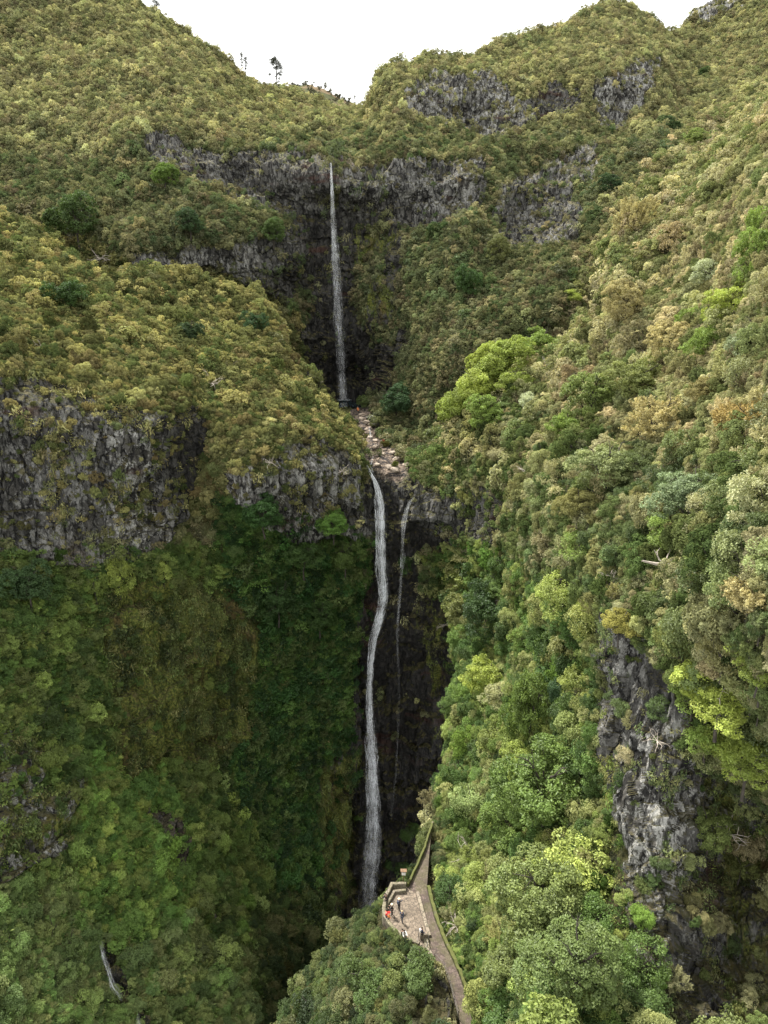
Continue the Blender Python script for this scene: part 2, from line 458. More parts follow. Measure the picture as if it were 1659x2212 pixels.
def landform(name, ctrl, top, xl, xr, ybot, step, skirt_top=True, skirt_side=None, amp=1.0, rockamp=1.0):
    """A hill or wall: ctrl (px, py, forward distance); top(x) its crest; xl(y), xr(y) its sides.
    It rolls over behind its crest and its free side, so it has a back."""
    xa, xb = float(xl(ybot)), float(xr(ybot))
    xa0, xb0 = float(xl(-1e4)), float(xr(-1e4))
    nu = int((max(xb, xb0) - min(xa, xa0)) / step)
    nv = int((ybot - min(top(np.linspace(xa0, xb0, 50)))) / step)
    u = np.linspace(0, 1, nu); v = np.linspace(0, 1, nv)
    U, V = np.meshgrid(u, v)
    xt = xa0 + (xb0 - xa0) * U
    yt = top(xt)
    py = yt + (ybot - yt) * V
    L = xl(py); Rr = xr(py)
    pxx = L + (Rr - L) * U
    yt2 = top(pxx)
    py = np.where(V < .15, py + (yt2 - yt) * (1 - V / .15), py)
    Y = tps(ctrl)(pxx, py)
    P = px_world(pxx, py, fwd_to_axis(py, Y))
    # skirts
    sides = []
    nS = 14
    if skirt_top:
        st = [P[0] + 0]
        rows = []
        away = P[0] * [1, 1, 0]; ee = P[0][:, 2:] / np.linalg.norm(away, axis=-1, keepdims=True); away /= np.linalg.norm(away, axis=-1, keepdims=True)
        ee = np.minimum(ee, 0)
        for k in range(nS, 0, -1):
            d = (k / nS) ** 1.6 * 70
            rows.append(P[0] + away * d + np.array([0, 0, -1.0]) * d * (0.15 + .55 * k / nS - ee * 1.1))
        P = np.concatenate([np.array(rows), P], 0)
        pxx = np.concatenate([np.repeat(pxx[:1], nS, 0), pxx], 0)
        py = np.concatenate([np.repeat(py[:1], nS, 0), py], 0)
    if skirt_side:
        e = P[:, -1] if skirt_side == 'right' else P[:, 0]
        away = e * [1, 1, 0]; ee = np.minimum(0, e[:, 2:] / np.linalg.norm(away, axis=-1, keepdims=True)); away /= np.linalg.norm(away, axis=-1, keepdims=True)
        inw = np.array([-1.0, 0, 0]) if skirt_side == 'right' else np.array([1.0, 0, 0])
        cols = []
        for k in range(1, nS + 1):
            d = (k / nS) ** 1.5 * 30
            cols.append(e + away * d + inw * d * (.1 + .5 * k / nS) + np.array([0, 0, 1.0]) * ee * d)
        cols = np.array(cols).transpose(1, 0, 2)
        if skirt_side == 'right':
            P = np.concatenate([P, cols], 1)
            pxx = np.concatenate([pxx, np.repeat(pxx[:, -1:], nS, 1)], 1); py = np.concatenate([py, np.repeat(py[:, -1:], nS, 1)], 1)
        else:
            P = np.concatenate([cols[:, ::-1], P], 1)
            pxx = np.concatenate([np.repeat(pxx[:, :1], nS, 1), pxx], 1); py = np.concatenate([np.repeat(py[:, :1], nS, 1), py], 1)
    # normals of the smooth form
    du = np.gradient(P, axis=1); dv = np.gradient(P, axis=0)
    N = np.cross(dv, du); N /= np.maximum(np.linalg.norm(N, axis=-1, keepdims=True), 1e-9)
    flip = (N * P).sum(-1).mean() > 0
    if flip: N = -N
    # masks, edges broken up by noise at the scale of the place
    dist = np.linalg.norm(P, axis=-1)
    jx = fbm(P / 6.0, 3, 11) * 14; jy = fbm(P / 6.0, 3, 12) * 14
    A = {k: sample(k, pxx + jx, py + jy) for k in ('rock', 'wet', 'moss', 'tan', 'pale')}
    if name == 'terrace_spur_terrain':
        A['rock'] = sample('rock_spur', pxx + jx, py + jy); A['wet'] = A['wet'] * 0; A['moss'] = A['moss'] * 0 + .25 * (A['rock'] > .3)
    if name == 'right_slope_terrain':
        k_ = smooth(1000, 1040, pxx) + (py < 1190)
        A['rock'] = A['rock'] * np.clip(k_, 0, 1); A['wet'] = A['wet'] * smooth(1000, 1050, pxx)
    broken = fbm(P * [1 / 7., 1 / 7., 1 / 11.], 4, 31)
    rk = A['rock']
    rock = np.clip(smooth(.42, .60, rk + broken * .42 * (1 - np.abs(2 * rk - 1) * .55)), 0, 1)
    sc_ = np.clip(dist / 160, .45, 1.6)
    D = fbm(P / 26.0, 3, 1) * 2.6 * sc_ + fbm(P / 9.0, 3, 2) * 1.1
    D = D * amp
    Q = P + N * D[..., None]
    if name == 'right_slope_terrain': Q0 = Q; Q = Q / np.array([.5, .5, .8])
    cols_ = ridged(Q * [1 / 4.5, 1 / 4.5, 1 / 26.], 3, 3) - .5
    cols2 = ridged(Q * [1 / 1.7, 1 / 1.7, 1 / 9.], 2, 4) - .5
    ledge = fbm(np.stack([Q[..., 0] / 30, Q[..., 1] / 30, Q[..., 2] / 5.5], -1), 2, 5)
    q = Q / np.array([3.2, 3.2, 5.0]) + fbm(Q / 8, 2, 21)[..., None] * .7
    blk = hash3(np.floor(q[..., 0]), np.floor(q[..., 1]), np.floor(q[..., 2]), 8) - .5
    q2 = Q / np.array([1.3, 1.3, 2.4]) + fbm(Q / 3, 2, 22)[..., None] * .6
    blk2 = hash3(np.floor(q2[..., 0]), np.floor(q2[..., 1]), np.floor(q2[..., 2]), 9) - .5
    q3 = Q / np.array([7.5, 7.5, 11.0]) + fbm(Q / 18, 2, 23)[..., None] * .8
    blk3 = hash3(np.floor(q3[..., 0]), np.floor(q3[..., 1]), np.floor(q3[..., 2]), 10) - .5
    fine = fbm(Q / 1.6, 3, 6)
    if name == 'right_slope_terrain': Q = Q0
    DR = (cols_ * 2.2 + cols2 * .7 + ledge * 1.7 + blk * 1.5 + blk2 * .6 + blk3 * 2.2 + fine * .5) * rockamp
    bedm = A['tan']
    DR = DR * (1 - .6 * bedm)
    D2 = rock * DR + (1 - rock) * (fine * .5 - .3)
    P = Q + N * D2[..., None]
    P = flat_zones(P)
    nr, nc = P.shape[:2]
    idx = np.arange(nr * nc).reshape(nr, nc)
    faces = np.stack([idx[:-1, :-1], idx[:-1, 1:], idx[1:, 1:], idx[1:, :-1]], -1).reshape(-1, 4)
    if not flip: pass
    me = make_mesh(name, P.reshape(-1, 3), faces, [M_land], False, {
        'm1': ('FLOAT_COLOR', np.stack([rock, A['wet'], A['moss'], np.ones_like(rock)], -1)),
        'm2': ('FLOAT_COLOR', np.stack([A['tan'], A['pale'], blk2 + .5, np.ones_like(rock)], -1))})
    o = link(bpy.data.objects.new(name, me))
    LAND[name] = dict(P=P, N=N, px=pxx, py=py, rock=rock, moss=A['moss'], wet=A['wet'], tan=A['tan'])
    return o


# ------------------------------------------------------------------ materials
def mat(name):
    m = bpy.data.materials.new(name)
    m.use_nodes = True
    n = m.node_tree
    n.nodes.clear()
    return m, n


def N_(n, t, **kw):
    nd = n.nodes.new(t)
    for k, v in kw.items():
        if k == 'op': nd.operation = v
        elif hasattr(nd, k): setattr(nd, k, v)
    return nd


def setin(nd, **kw):
    for k, v in kw.items():
        nd.inputs[k.replace('_', ' ')].default_value = v
    return nd


def noise(n, vec, scale, detail=4, rough=.6):
    t = N_(n, 'ShaderNodeTexNoise')
    t.inputs['Scale'].default_value = scale; t.inputs['Detail'].default_value = detail; t.inputs['Roughness'].default_value = rough
    n.links.new(vec, t.inputs['Vector'])
    return t.outputs['Fac']


def ramp(n, fac, a, b, va=0., vb=1.):
    t = N_(n, 'ShaderNodeMapRange')
    t.interpolation_type = 'SMOOTHSTEP'
    for k, v in zip(('From Min', 'From Max', 'To Min', 'To Max'), (a, b, va, vb)): t.inputs[k].default_value = v
    n.links.new(fac, t.inputs['Value'])
    return t.outputs[0]


def mixc(n, fac, a, b, blend='MIX'):
    t = N_(n, 'ShaderNodeMix', data_type='RGBA', blend_type=blend)
    for s, v in ((0, fac), (6, a), (7, b)):
        if isinstance(v, bpy.types.NodeSocket): n.links.new(v, t.inputs[s])
        elif s == 0: t.inputs[0].default_value = v
        else: t.inputs[s].default_value = (*v, 1)
    return t.outputs[2]


def mathn(n, op, a, b=None):
    t = N_(n, 'ShaderNodeMath', op=op)
    for s, v in ((0, a), (1, b)):
        if v is None: continue
        if isinstance(v, bpy.types.NodeSocket): n.links.new(v, t.inputs[s])
        else: t.inputs[s].default_value = v
    return t.outputs[0]


def scaled(n, vec, s):
    t = N_(n, 'ShaderNodeVectorMath', op='MULTIPLY')
    n.links.new(vec, t.inputs[0]); t.inputs[1].default_value = s
    return t.outputs[0]


def land_material():
    m, n = mat('cliff_and_soil')
    out = N_(n, 'ShaderNodeOutputMaterial')
    bs = N_(n, 'ShaderNodeBsdfPrincipled')
    g = N_(n, 'ShaderNodeNewGeometry')
    pos = g.outputs['Position']
    a1 = N_(n, 'ShaderNodeAttribute', attribute_name='m1'); a2 = N_(n, 'ShaderNodeAttribute', attribute_name='m2')
    s1 = N_(n, 'ShaderNodeSeparateColor'); n.links.new(a1.outputs['Color'], s1.inputs[0])
    s2 = N_(n, 'ShaderNodeSeparateColor'); n.links.new(a2.outputs['Color'], s2.inputs[0])
    rock, wet, moss = s1.outputs; tan, pale, blk = s2.outputs
    # basalt
    vor = N_(n, 'ShaderNodeTexVoronoi', feature='DISTANCE_TO_EDGE'); vor.inputs['Scale'].default_value = .55
    wv = N_(n, 'ShaderNodeVectorMath', op='ADD')
    wn = N_(n, 'ShaderNodeTexNoise'); wn.inputs['Scale'].default_value = .5; wn.inputs['Detail'].default_value = 4; n.links.new(pos, wn.inputs['Vector'])
    n.links.new(scaled(n, pos, (1, 1, .33)), wv.inputs[0]); n.links.new(scaled(n, wn.outputs['Color'], (2.2, 2.2, 1.4)), wv.inputs[1])
    n.links.new(wv.outputs[0], vor.inputs['Vector'])
    crack = ramp(n, vor.outputs['Distance'], .01, .12)
    vc = N_(n, 'ShaderNodeTexVoronoi'); vc.inputs['Scale'].default_value = .55; n.links.new(wv.outputs[0], vc.inputs['Vector'])
    cell = N_(n, 'ShaderNodeSeparateColor'); n.links.new(vc.outputs['Color'], cell.inputs[0])
    strk = noise(n, scaled(n, pos, (1, 1, .16)), .55, 6, .65)
    med = noise(n, pos, .9, 8, .65)
    big = noise(n, pos, .09, 3)
    c = mixc(n, ramp(n, strk, .38, .66), (.021, .020, .019), (.105, .102, .097))
    c = mixc(n, mathn(n, 'MULTIPLY', ramp(n, mathn(n, 'ADD', big, mathn(n, 'MULTIPLY', pale, .2)), .45, .7), .8), c, (.12, .113, .102), 'MIX')
    c = mixc(n, mathn(n, 'MULTIPLY', ramp(n, med, .5, .72), .55), c, (.16, .157, .15))
    c = mixc(n, mathn(n, 'MULTIPLY', ramp(n, cell.outputs[0], .2, .9), .6), c, (.13, .127, .12))
    c = mixc(n, ramp(n, crack, 0, 1, .85, 0), c, (.008, .008, .009))
    # pale lichen and fresh faces, also light painted into the lower right hollow
    lic = noise(n, scaled(n, pos, (1, 1, .62)), .95, 10, .78)
    licf = mathn(n, 'MULTIPLY', ramp(n, mathn(n, 'ADD', mathn(n, 'ADD', lic, mathn(n, 'MULTIPLY', blk, .10)), mathn(n, 'MULTIPLY', mathn(n, 'SUBTRACT', noise(n, pos, .17, 3), .5), .55)), .54, .61), mathn(n, 'ADD', .14, mathn(n, 'MULTIPLY', pale, .86)))
    c = mixc(n, licf, c, (.47, .465, .44))
    # stains running down
    st = noise(n, scaled(n, pos, (1, 1, .06)), 1.1, 4, .6)
    c = mixc(n, ramp(n, st, .52, .62, 0, .7), c, (.015, .0145, .014))
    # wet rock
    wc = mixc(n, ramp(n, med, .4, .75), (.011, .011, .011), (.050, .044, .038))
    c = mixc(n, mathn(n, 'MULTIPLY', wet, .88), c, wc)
    # reddish brown tuff bands
    rd = noise(n, scaled(n, pos, (.25, .25, 1)), .16, 4)
    c = mixc(n, ramp(n, rd, .60, .70, 0, .7), c, (.085, .04, .03))
    # stream bed
    tb = mixc(n, ramp(n, med, .38, .62), (.10, .078, .062), (.32, .25, .195))
    tb = mixc(n, ramp(n, noise(n, scaled(n, pos, (1, 1, 3)), .6, 5), .50, .58), tb, (.05, .045, .045))
    c = mixc(n, tan, c, tb)
    # moss and algae
    mn = noise(n, scaled(n, pos, (1, 1, .3)), .5, 6, .65)
    mcol = mixc(n, ramp(n, noise(n, pos, 2.2, 5), .35, .65), (.05, .075, .014), (.19, .20, .045))
    mcol = mixc(n, ramp(n, noise(n, scaled(n, pos, (1, 1, .25)), .22, 4), .52, .66), mcol, (.11, .085, .03))
    c = mixc(n, ramp(n, mathn(n, 'ADD', mn, mathn(n, 'SUBTRACT', moss, .5)), .42, .56), c, mcol)
    up = N_(n, 'ShaderNodeSeparateXYZ'); n.links.new(g.outputs['Normal'], up.inputs[0])
    upf = mathn(n, 'MULTIPLY', ramp(n, mathn(n, 'ADD', up.outputs[2], mathn(n, 'MULTIPLY', mn, .6)), .75, 1.05), mathn(n, 'SUBTRACT', .85, tan))
    c = mixc(n, upf, c, mixc(n, ramp(n, med, .4, .6), (.05, .052, .018), (.11, .095, .04)))
    # soil and low growth between the shrubs
    sg = mixc(n, ramp(n, noise(n, pos, 1.2, 6), .35, .65), (.016, .020, .007), (.070, .066, .024))
    sg = mixc(n, ramp(n, noise(n, pos, .25, 3), .5, .7), sg, (.045, .034, .018))
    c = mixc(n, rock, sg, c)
    n.links.new(c, bs.inputs['Base Color'])
    ro = mathn(n, 'SUBTRACT', .95, mathn(n, 'MULTIPLY', wet, .35))
    n.links.new(ro, bs.inputs['Roughness'])
    bs.inputs['Specular IOR Level'].default_value = .25
    b = N_(n, 'ShaderNodeBump'); b.inputs['Strength'].default_value = 1.0; b.inputs['Distance'].default_value = .9
    hh = mathn(n, 'ADD', mathn(n, 'ADD', noise(n, scaled(n, pos, (1, 1, .5)), 1.6, 9, .7), mathn(n, 'MULTIPLY', strk, .8)), mathn(n, 'MULTIPLY', crack, .5))
    n.links.new(hh, b.inputs['Height'])
    n.links.new(b.outputs[0], bs.inputs['Normal'])
    n.links.new(bs.outputs[0], out.inputs[0])
    return m


M_land = land_material()


def leaf_material(name, instanced, gloss=.0, trans=.3):
    m, n = mat(name)
    out = N_(n, 'ShaderNodeOutputMaterial')
    if instanced:
        a = N_(n, 'ShaderNodeAttribute', attribute_type='INSTANCER', attribute_name='tint'); tint = a.outputs['Color']
    else:
        a = N_(n, 'ShaderNodeObjectInfo'); tint = a.outputs['Color']
    lv = N_(n, 'ShaderNodeAttribute', attribute_name='lv')
    s = N_(n, 'ShaderNodeSeparateColor'); n.links.new(lv.outputs['Color'], s.inputs[0])
    k = mathn(n, 'ADD', .62, mathn(n, 'MULTIPLY', s.outputs[0], .76))
    sc_ = N_(n, 'ShaderNodeVectorMath', op='SCALE'); n.links.new(tint, sc_.inputs[0]); n.links.new(k, sc_.inputs['Scale'])
    warm = mixc(n, mathn(n, 'MULTIPLY', s.outputs[1], .4), sc_.outputs[0], mixc(n, 1.0, sc_.outputs[0], (1.22, 1.05, .75), 'MULTIPLY'))
    d = N_(n, 'ShaderNodeBsdfDiffuse'); t = N_(n, 'ShaderNodeBsdfTranslucent')
    n.links.new(warm, d.inputs[0])
    tcol = mixc(n, 1.0, warm, (1.08, 1.1, .8), 'MULTIPLY')
    n.links.new(tcol, t.inputs[0])
    mx_ = N_(n, 'ShaderNodeMixShader'); mx_.inputs[0].default_value = trans
    n.links.new(d.outputs[0], mx_.inputs[1]); n.links.new(t.outputs[0], mx_.inputs[2])
    fin = mx_.outputs[0]
    if gloss:
        gl = N_(n, 'ShaderNodeBsdfGlossy'); gl.inputs['Roughness'].default_value = .45; gl.inputs['Color'].default_value = (.8, .85, .85, 1)
        m2 = N_(n, 'ShaderNodeMixShader'); m2.inputs[0].default_value = gloss
        n.links.new(fin, m2.inputs[1]); n.links.new(gl.outputs[0], m2.inputs[2]); fin = m2.outputs[0]
    n.links.new(fin, out.inputs[0])
    return m


def simple(name, colr, rough=.8, metal=0., bump=0., scale=4., var=.3, spec=.3):
    m, n = mat(name)
    out = N_(n, 'ShaderNodeOutputMaterial'); bs = N_(n, 'ShaderNodeBsdfPrincipled')
    tc_ = N_(n, 'ShaderNodeTexCoord')
    nz = noise(n, tc_.outputs['Object'], scale, 5)
    c = mixc(n, ramp(n, nz, .3, .7), tuple(x * (1 - var) for x in colr), tuple(min(1, x * (1 + var)) for x in colr))
    n.links.new(c, bs.inputs['Base Color'])
    setin(bs, Roughness=rough, Metallic=metal)
    bs.inputs['Specular IOR Level'].default_value = spec
    if bump:
        b = N_(n, 'ShaderNodeBump'); b.inputs['Strength'].default_value = bump; b.inputs['Distance'].default_value = .05
        n.links.new(nz, b.inputs['Height']); n.links.new(b.outputs[0], bs.inputs['Normal'])
    n.links.new(bs.outputs[0], out.inputs[0])
    return m


M_heath_i = leaf_material('heath_leaves_stuff', True, 0, .30)
M_heath_o = leaf_material('heath_leaves', False, 0, .30)
M_laur_i = leaf_material('laurel_leaves_stuff', True, .018, .30)
M_laur_o = leaf_material('laurel_leaves', False, .018, .30)
M_bark = simple('bark', (.05, .043, .035), .9, bump=.5, scale=6)
M_dead = simple('bleached_wood', (.42, .37, .32), .9, bump=.4, scale=5, var=.25)

# ------------------------------------------------------------------ build the land
crest_back = curve([(-330, -300), (0, -230), (150, -130), (230, -50), (290, -5), (330, 22), (350, 32), (400, 66), (440, 100), (480, 130), (520, 155), (560, 178), (600, 192), (640, 205), (700, 222), (750, 232), (785, 236),
                    (800, 218), (812, 190), (822, 165), (850, 143), (900, 130), (960, 124), (1010, 120), (1080, 98), (1180, 58), (1260, 24), (1300, 10), (1350, 18), (1400, 48), (1445, 68), (1470, 62), (1480, 50), (1500, 28), (1530, 6), (1560, -15), (1700, -80), (2000, -160)])
back_ctrl = [(-330, -300, 360), (-330, 0, 300), (-330, 300, 240), (-330, 600, 200), (-330, 1200, 180), (-330, 2400, 150),
    (0, -230, 400), (0, -50, 370), (0, 100, 330), (0, 300, 270), (0, 450, 235), (0, 600, 222), (0, 900, 215), (0, 1300, 200), (0, 2400, 180),
    (290, -5, 400), (290, 150, 320), (290, 270, 268), (300, 325, 250), (300, 400, 240), (300, 470, 224), (300, 540, 212), (300, 580, 216), (300, 700, 220), (300, 1000, 210),
    (500, 142, 410), (500, 210, 330), (500, 290, 272), (500, 325, 252), (500, 400, 247), (500, 440, 232), (500, 520, 220), (500, 560, 222), (500, 640, 222), (500, 900, 215),
    (600, 192, 430), (600, 250, 340), (600, 300, 268), (600, 335, 250), (600, 440, 245), (600, 470, 234), (600, 550, 228), (600, 650, 232), (600, 760, 228),
    (660, 210, 450), (660, 270, 340), (660, 310, 280), (660, 338, 248), (660, 450, 244), (660, 600, 240), (660, 760, 236), (680, 840, 232),
    (715, 226, 470), (715, 280, 330), (715, 330, 262), (715, 350, 240), (715, 460, 241), (715, 600, 243), (720, 750, 245), (725, 830, 246), (730, 862, 242), (740, 880, 220),
    (785, 236, 480), (785, 270, 330), (785, 320, 270), (785, 348, 245), (785, 460, 241), (785, 600, 238), (785, 760, 240), (785, 850, 238), (780, 880, 218),
    (830, 155, 350), (830, 200, 310), (830, 260, 282), (830, 340, 250), (830, 450, 243), (850, 600, 232), (850, 760, 225), (850, 840, 212),
    (900, 130, 350), (900, 175, 305), (900, 250, 290), (900, 300, 270), (900, 345, 250), (900, 460, 243), (900, 520, 230), (900, 700, 208), (900, 820, 195),
    (1000, 121, 360), (1000, 160, 315), (1000, 285, 300), (1000, 340, 256), (1000, 440, 246), (1000, 480, 228), (1000, 600, 208), (1000, 720, 190), (1000, 900, 180),
    (1100, 92, 380), (1100, 190, 318), (1100, 290, 300), (1100, 390, 252), (1100, 500, 236), (1100, 600, 204), (1100, 720, 185), (1100, 900, 175),
    (1200, 50, 400), (1200, 160, 325), (1200, 260, 305), (1200, 350, 270), (1200, 420, 245), (1200, 510, 225), (1200, 620, 195), (1200, 800, 185),
    (1300, 10, 420), (1300, 100, 350), (1300, 160, 318), (1300, 280, 300), (1300, 360, 262), (1300, 450, 228), (1300, 600, 200), (1300, 800, 185),
    (1400, 48, 430), (1400, 120, 345), (1400, 250, 310), (1400, 350, 260), (1400, 500, 215),
    (1450, 68, 440), (1500, 130, 400), (1500, 250, 320), (1500, 380, 245), (1530, 6, 480), (1560, 60, 440),
    (1659, -60, 480), (1659, 60, 410), (1659, 180, 320), (1659, 300, 250), (1659, 600, 200), (2000, -160, 480), (2000, 100, 350), (2000, 400, 230), (2000, 1200, 200), (2000, 2400, 150),
    (770, 900, 207), (800, 920, 192), (790, 945, 182), (830, 960, 175), (820, 985, 166), (870, 1000, 164), (800, 1008, 158), (850, 1030, 157), (885, 1050, 155), (800, 1040, 157), (870, 930, 192), (900, 960, 180), (950, 900, 185),
    (700, 930, 190), (700, 1010, 165), (600, 1000, 180),
    (830, 1080, 157.5), (890, 1100, 154), (830, 1200, 158), (830, 1400, 159), (840, 1600, 160), (840, 1800, 160), (830, 1950, 158), (800, 2200, 140), (800, 2400, 125),
    (700, 1200, 162), (700, 1600, 162), (700, 1950, 158), (930, 1200, 152), (950, 1400, 154), (940, 1600, 156), (940, 1800, 156), (1040, 1100, 150), (1060, 1300, 150), (1100, 1800, 150), (600, 1500, 170), (400, 1500, 180), (300, 2400, 150), (1300, 1500, 170), (1200, 2400, 130)]

landform('back_valley_terrain', back_ctrl, lambda x: crest_back(x) + 5, curve([(-1e4, -330), (1e4, -330)]), curve([(-1e4, 2000), (1e4, 2000)]), 2400, 3.4, amp=1.2)

left_ctrl = [(-330, 420, 190), (-330, 800, 115), (-330, 1200, 100), (-330, 1800, 70), (-330, 2400, 55),
    (0, 480, 205), (0, 600, 168), (0, 700, 142), (0, 790, 122), (0, 850, 117), (0, 1000, 115), (0, 1190, 112), (0, 1300, 105), (0, 1500, 97), (0, 1700, 89), (0, 1900, 79), (0, 2212, 66), (0, 2400, 60),
    (215, 605, 185), (200, 700, 160), (200, 790, 137), (200, 850, 128), (200, 920, 123), (200, 1220, 121), (200, 1350, 118), (200, 1500, 113), (200, 1650, 107), (200, 1800, 97), (200, 2000, 85), (200, 2212, 74), (200, 2400, 66),
    (300, 582, 192), (350, 700, 178), (350, 800, 150), (350, 870, 134), (350, 950, 130), (350, 1200, 130), (420, 900, 141), (425, 1000, 144), (425, 1150, 142), (400, 650, 190), 
    (520, 625, 200), (500, 750, 178), (500, 880, 152), (490, 1010, 137), (500, 1150, 139), (550, 980, 139), (600, 800, 172), (600, 900, 155), (600, 955, 146), (600, 1180, 146),
    (600, 692, 195), (650, 790, 182), (650, 880, 166), (700, 835, 178), (700, 950, 153), (700, 1150, 151), (735, 872, 172), (750, 990, 154), (775, 930, 164), (790, 990, 157), (800, 1060, 155), (785, 1200, 155),
    (400, 1300, 134), (400, 1500, 129), (400, 1650, 124), (400, 1800, 111), (400, 2000, 94), (400, 2212, 80), (400, 2400, 70),
    (600, 1300, 147), (600, 1500, 146), (600, 1700, 141), (600, 1850, 130), (600, 2000, 112), (600, 2212, 92), (600, 2400, 80),
    (770, 1300, 155), (760, 1600, 155), (740, 1850, 150), (720, 1950, 143), (680, 2100, 118), (660, 2400, 90)]
landform('left_spur_terrain', left_ctrl,
         curve([(-330, 420), (0, 480), (100, 525), (150, 560), (215, 605), (260, 596), (300, 582), (400, 594), (460, 604), (520, 625), (570, 655), (600, 692), (625, 742), (650, 792), (700, 845), (735, 893), (760, 918), (775, 948), (790, 988), (2000, 988)]),
         curve([(-1e4, -330), (1e4, -330)]),
         curve([(-1e4, 792), (980, 792), (1050, 800), (1150, 795), (1300, 782), (1450, 772), (1600, 764), (1750, 750), (1850, 742), (1950, 722), (2050, 690), (2212, 665), (2400, 650)]),
         2400, 3.0, skirt_side='right', amp=.9)

right_ctrl = [(900, 1030, 156), (900, 1000, 160), (940, 965, 168), (1000, 850, 176), (1000, 950, 158), (1000, 1060, 149), (1000, 1180, 146), (930, 1100, 152), (960, 1200, 147), (975, 1340, 136), (980, 1480, 122), (968, 1600, 109), (955, 1700, 99), (940, 1770, 90),
    (928, 1830, 80.6), (938, 1915, 73.2), (962, 1980, 68.6), (1003, 2100, 61), (1038, 2212, 55.2), (1080, 2400, 48),
    (1060, 1300, 131), (1050, 1500, 108), (1050, 1700, 88), (1040, 1850, 77), (1050, 1980, 66), (1060, 2100, 58),
    (1100, 800, 170), (1100, 900, 148), (1100, 1050, 128), (1100, 1170, 122), (1100, 1300, 118), (1120, 1500, 98), (1120, 1700, 82), (1120, 1900, 67), (1120, 2100, 55), (1120, 2212, 49), (1120, 2400, 42),
    (1200, 770, 168), (1200, 900, 132), (1200, 1050, 107), (1200, 1200, 98), (1200, 1300, 96), (1220, 1450, 88), (1220, 1600, 78), (1220, 1900, 61), (1220, 2212, 45), (1220, 2400, 39),
    (1330, 480, 180), (1330, 600, 168), (1310, 670, 158), (1350, 750, 134), (1350, 900, 108), (1350, 1100, 84), (1340, 1300, 73), (1270, 1400, 80), (1300, 1330, 74), (1350, 1450, 68), (1350, 1600, 64), (1390, 1700, 59), (1400, 1850, 56), (1400, 2050, 50), (1320, 1700, 66), (1320, 1900, 58), (1320, 2050, 51), (1380, 2212, 45), (1380, 2400, 38),
    (1480, 1650, 58), (1490, 1800, 57), (1480, 1980, 53), (1530, 1700, 61), (1540, 1900, 59), (1540, 2080, 53), (1500, 2212, 47), (1620, 1750, 59), (1620, 2000, 55), (1620, 2212, 47), (1600, 2400, 41),
    (1500, 360, 205), (1440, 410, 195), (1500, 600, 140), (1500, 800, 106), (1500, 1000, 80), (1500, 1200, 64), (1450, 1350, 62), (1500, 1480, 58), (1600, 1550, 55),
    (1659, 235, 190), (1659, 400, 130), (1659, 600, 96), (1659, 800, 74), (1659, 1000, 58), (1659, 1200, 48), (1659, 1400, 46), (1659, 1600, 52),
    (1950, 50, 150), (1950, 600, 75), (1950, 1000, 46), (1950, 1500, 40), (1950, 2000, 45), (1950, 2400, 36)]
landform('right_slope_terrain', right_ctrl,
         curve([(900, 1035), (905, 1005), (945, 960), (960, 905), (1000, 850), (1060, 815), (1100, 795), (1200, 765), (1260, 710), (1305, 665), (1318, 600), (1332, 495), (1365, 455), (1440, 418), (1500, 365), (1560, 315), (1659, 240), (1950, 40)]),
         curve([(-1e4, 900), (1035, 900), (1100, 930), (1200, 960), (1340, 980), (1480, 988), (1600, 976), (1690, 962), (1750, 946), (1830, 931), (1915, 940), (1980, 962), (2100, 1006), (2212, 1040), (2400, 1085)]),
         curve([(-1e4, 1950), (1e4, 1950)]), 2400, 2.6, skirt_side='left', amp=.75, rockamp=.5)

spur_ctrl = [(925, 1795, 84), (905, 1838, 80.5), (870, 1888, 76.5), (850, 1925, 73), (820, 1965, 70.5), (790, 2005, 69), (750, 2050, 68.5), (700, 2115, 68), (650, 2190, 67), (590, 2290, 66),
    (830, 1995, 67.2), (835, 2045, 63), (900, 2062, 62), (870, 2060, 62), (800, 2070, 63.5), (760, 2110, 63), (800, 2212, 55), (850, 2120, 59.5), (900, 2120, 59), (950, 2112, 60.2), (900, 2212, 54), (980, 2175, 57), (1000, 2212, 55.2), (1060, 2300, 50.5),
    (700, 2212, 60), (600, 2400, 56), (800, 2400, 47), (1060, 2400, 46), (1060, 1900, 76), (960, 2062, 63.5), (930, 2000, 67.3), (920, 1930, 72), (1000, 2122, 59.8), (1060, 1795, 86)]
landform('terrace_spur_terrain', spur_ctrl,
         curve([(590, 2270), (640, 2175), (700, 2080), (750, 2015), (790, 1972), (820, 1942), (850, 1912), (880, 1876), (905, 1838), (925, 1799), (1060, 1797)]),
         curve([(-1e4, 590), (1e4, 590)]), curve([(-1e4, 1060), (1e4, 1060)]), 2400, 2.4, skirt_side='left', amp=.5, rockamp=.5)

# ------------------------------------------------------------------ what the camera side of the land is (depth of the front-most surface)
ZB = np.full(gx.shape, 1e9)
ZS = np.full(gx.shape, -1, int)
ZI = np.zeros(gx.shape, int)
for si, (nm, L) in enumerate(LAND.items()):
    Pf = L['P'].reshape(-1, 3)
    x, y, z = world_px(Pf)
    L['z'] = z
    ok = (z > 5) & (x > X0 + 4) & (x < X1 - 4) & (y > Y0 + 4) & (y < Y1 - 4)
    ids = np.nonzero(ok)[0]
    i = ((x[ids] - X0) / CELL).astype(int); j = ((y[ids] - Y0) / CELL).astype(int)
    od = np.argsort(-z[ids])
    i, j, ids = i[od], j[od], ids[od]
    closer = z[ids] < ZB[j, i]
    # far ones first, near ones overwrite
    zz = np.full(gx.shape, 1e9); zi = np.zeros(gx.shape, int)
    zz[j, i] = z[ids]; zi[j, i] = ids
    b = zz < ZB
    ZB[b] = zz[b]; ZS[b] = si; ZI[b] = zi[b]
LN = list(LAND)


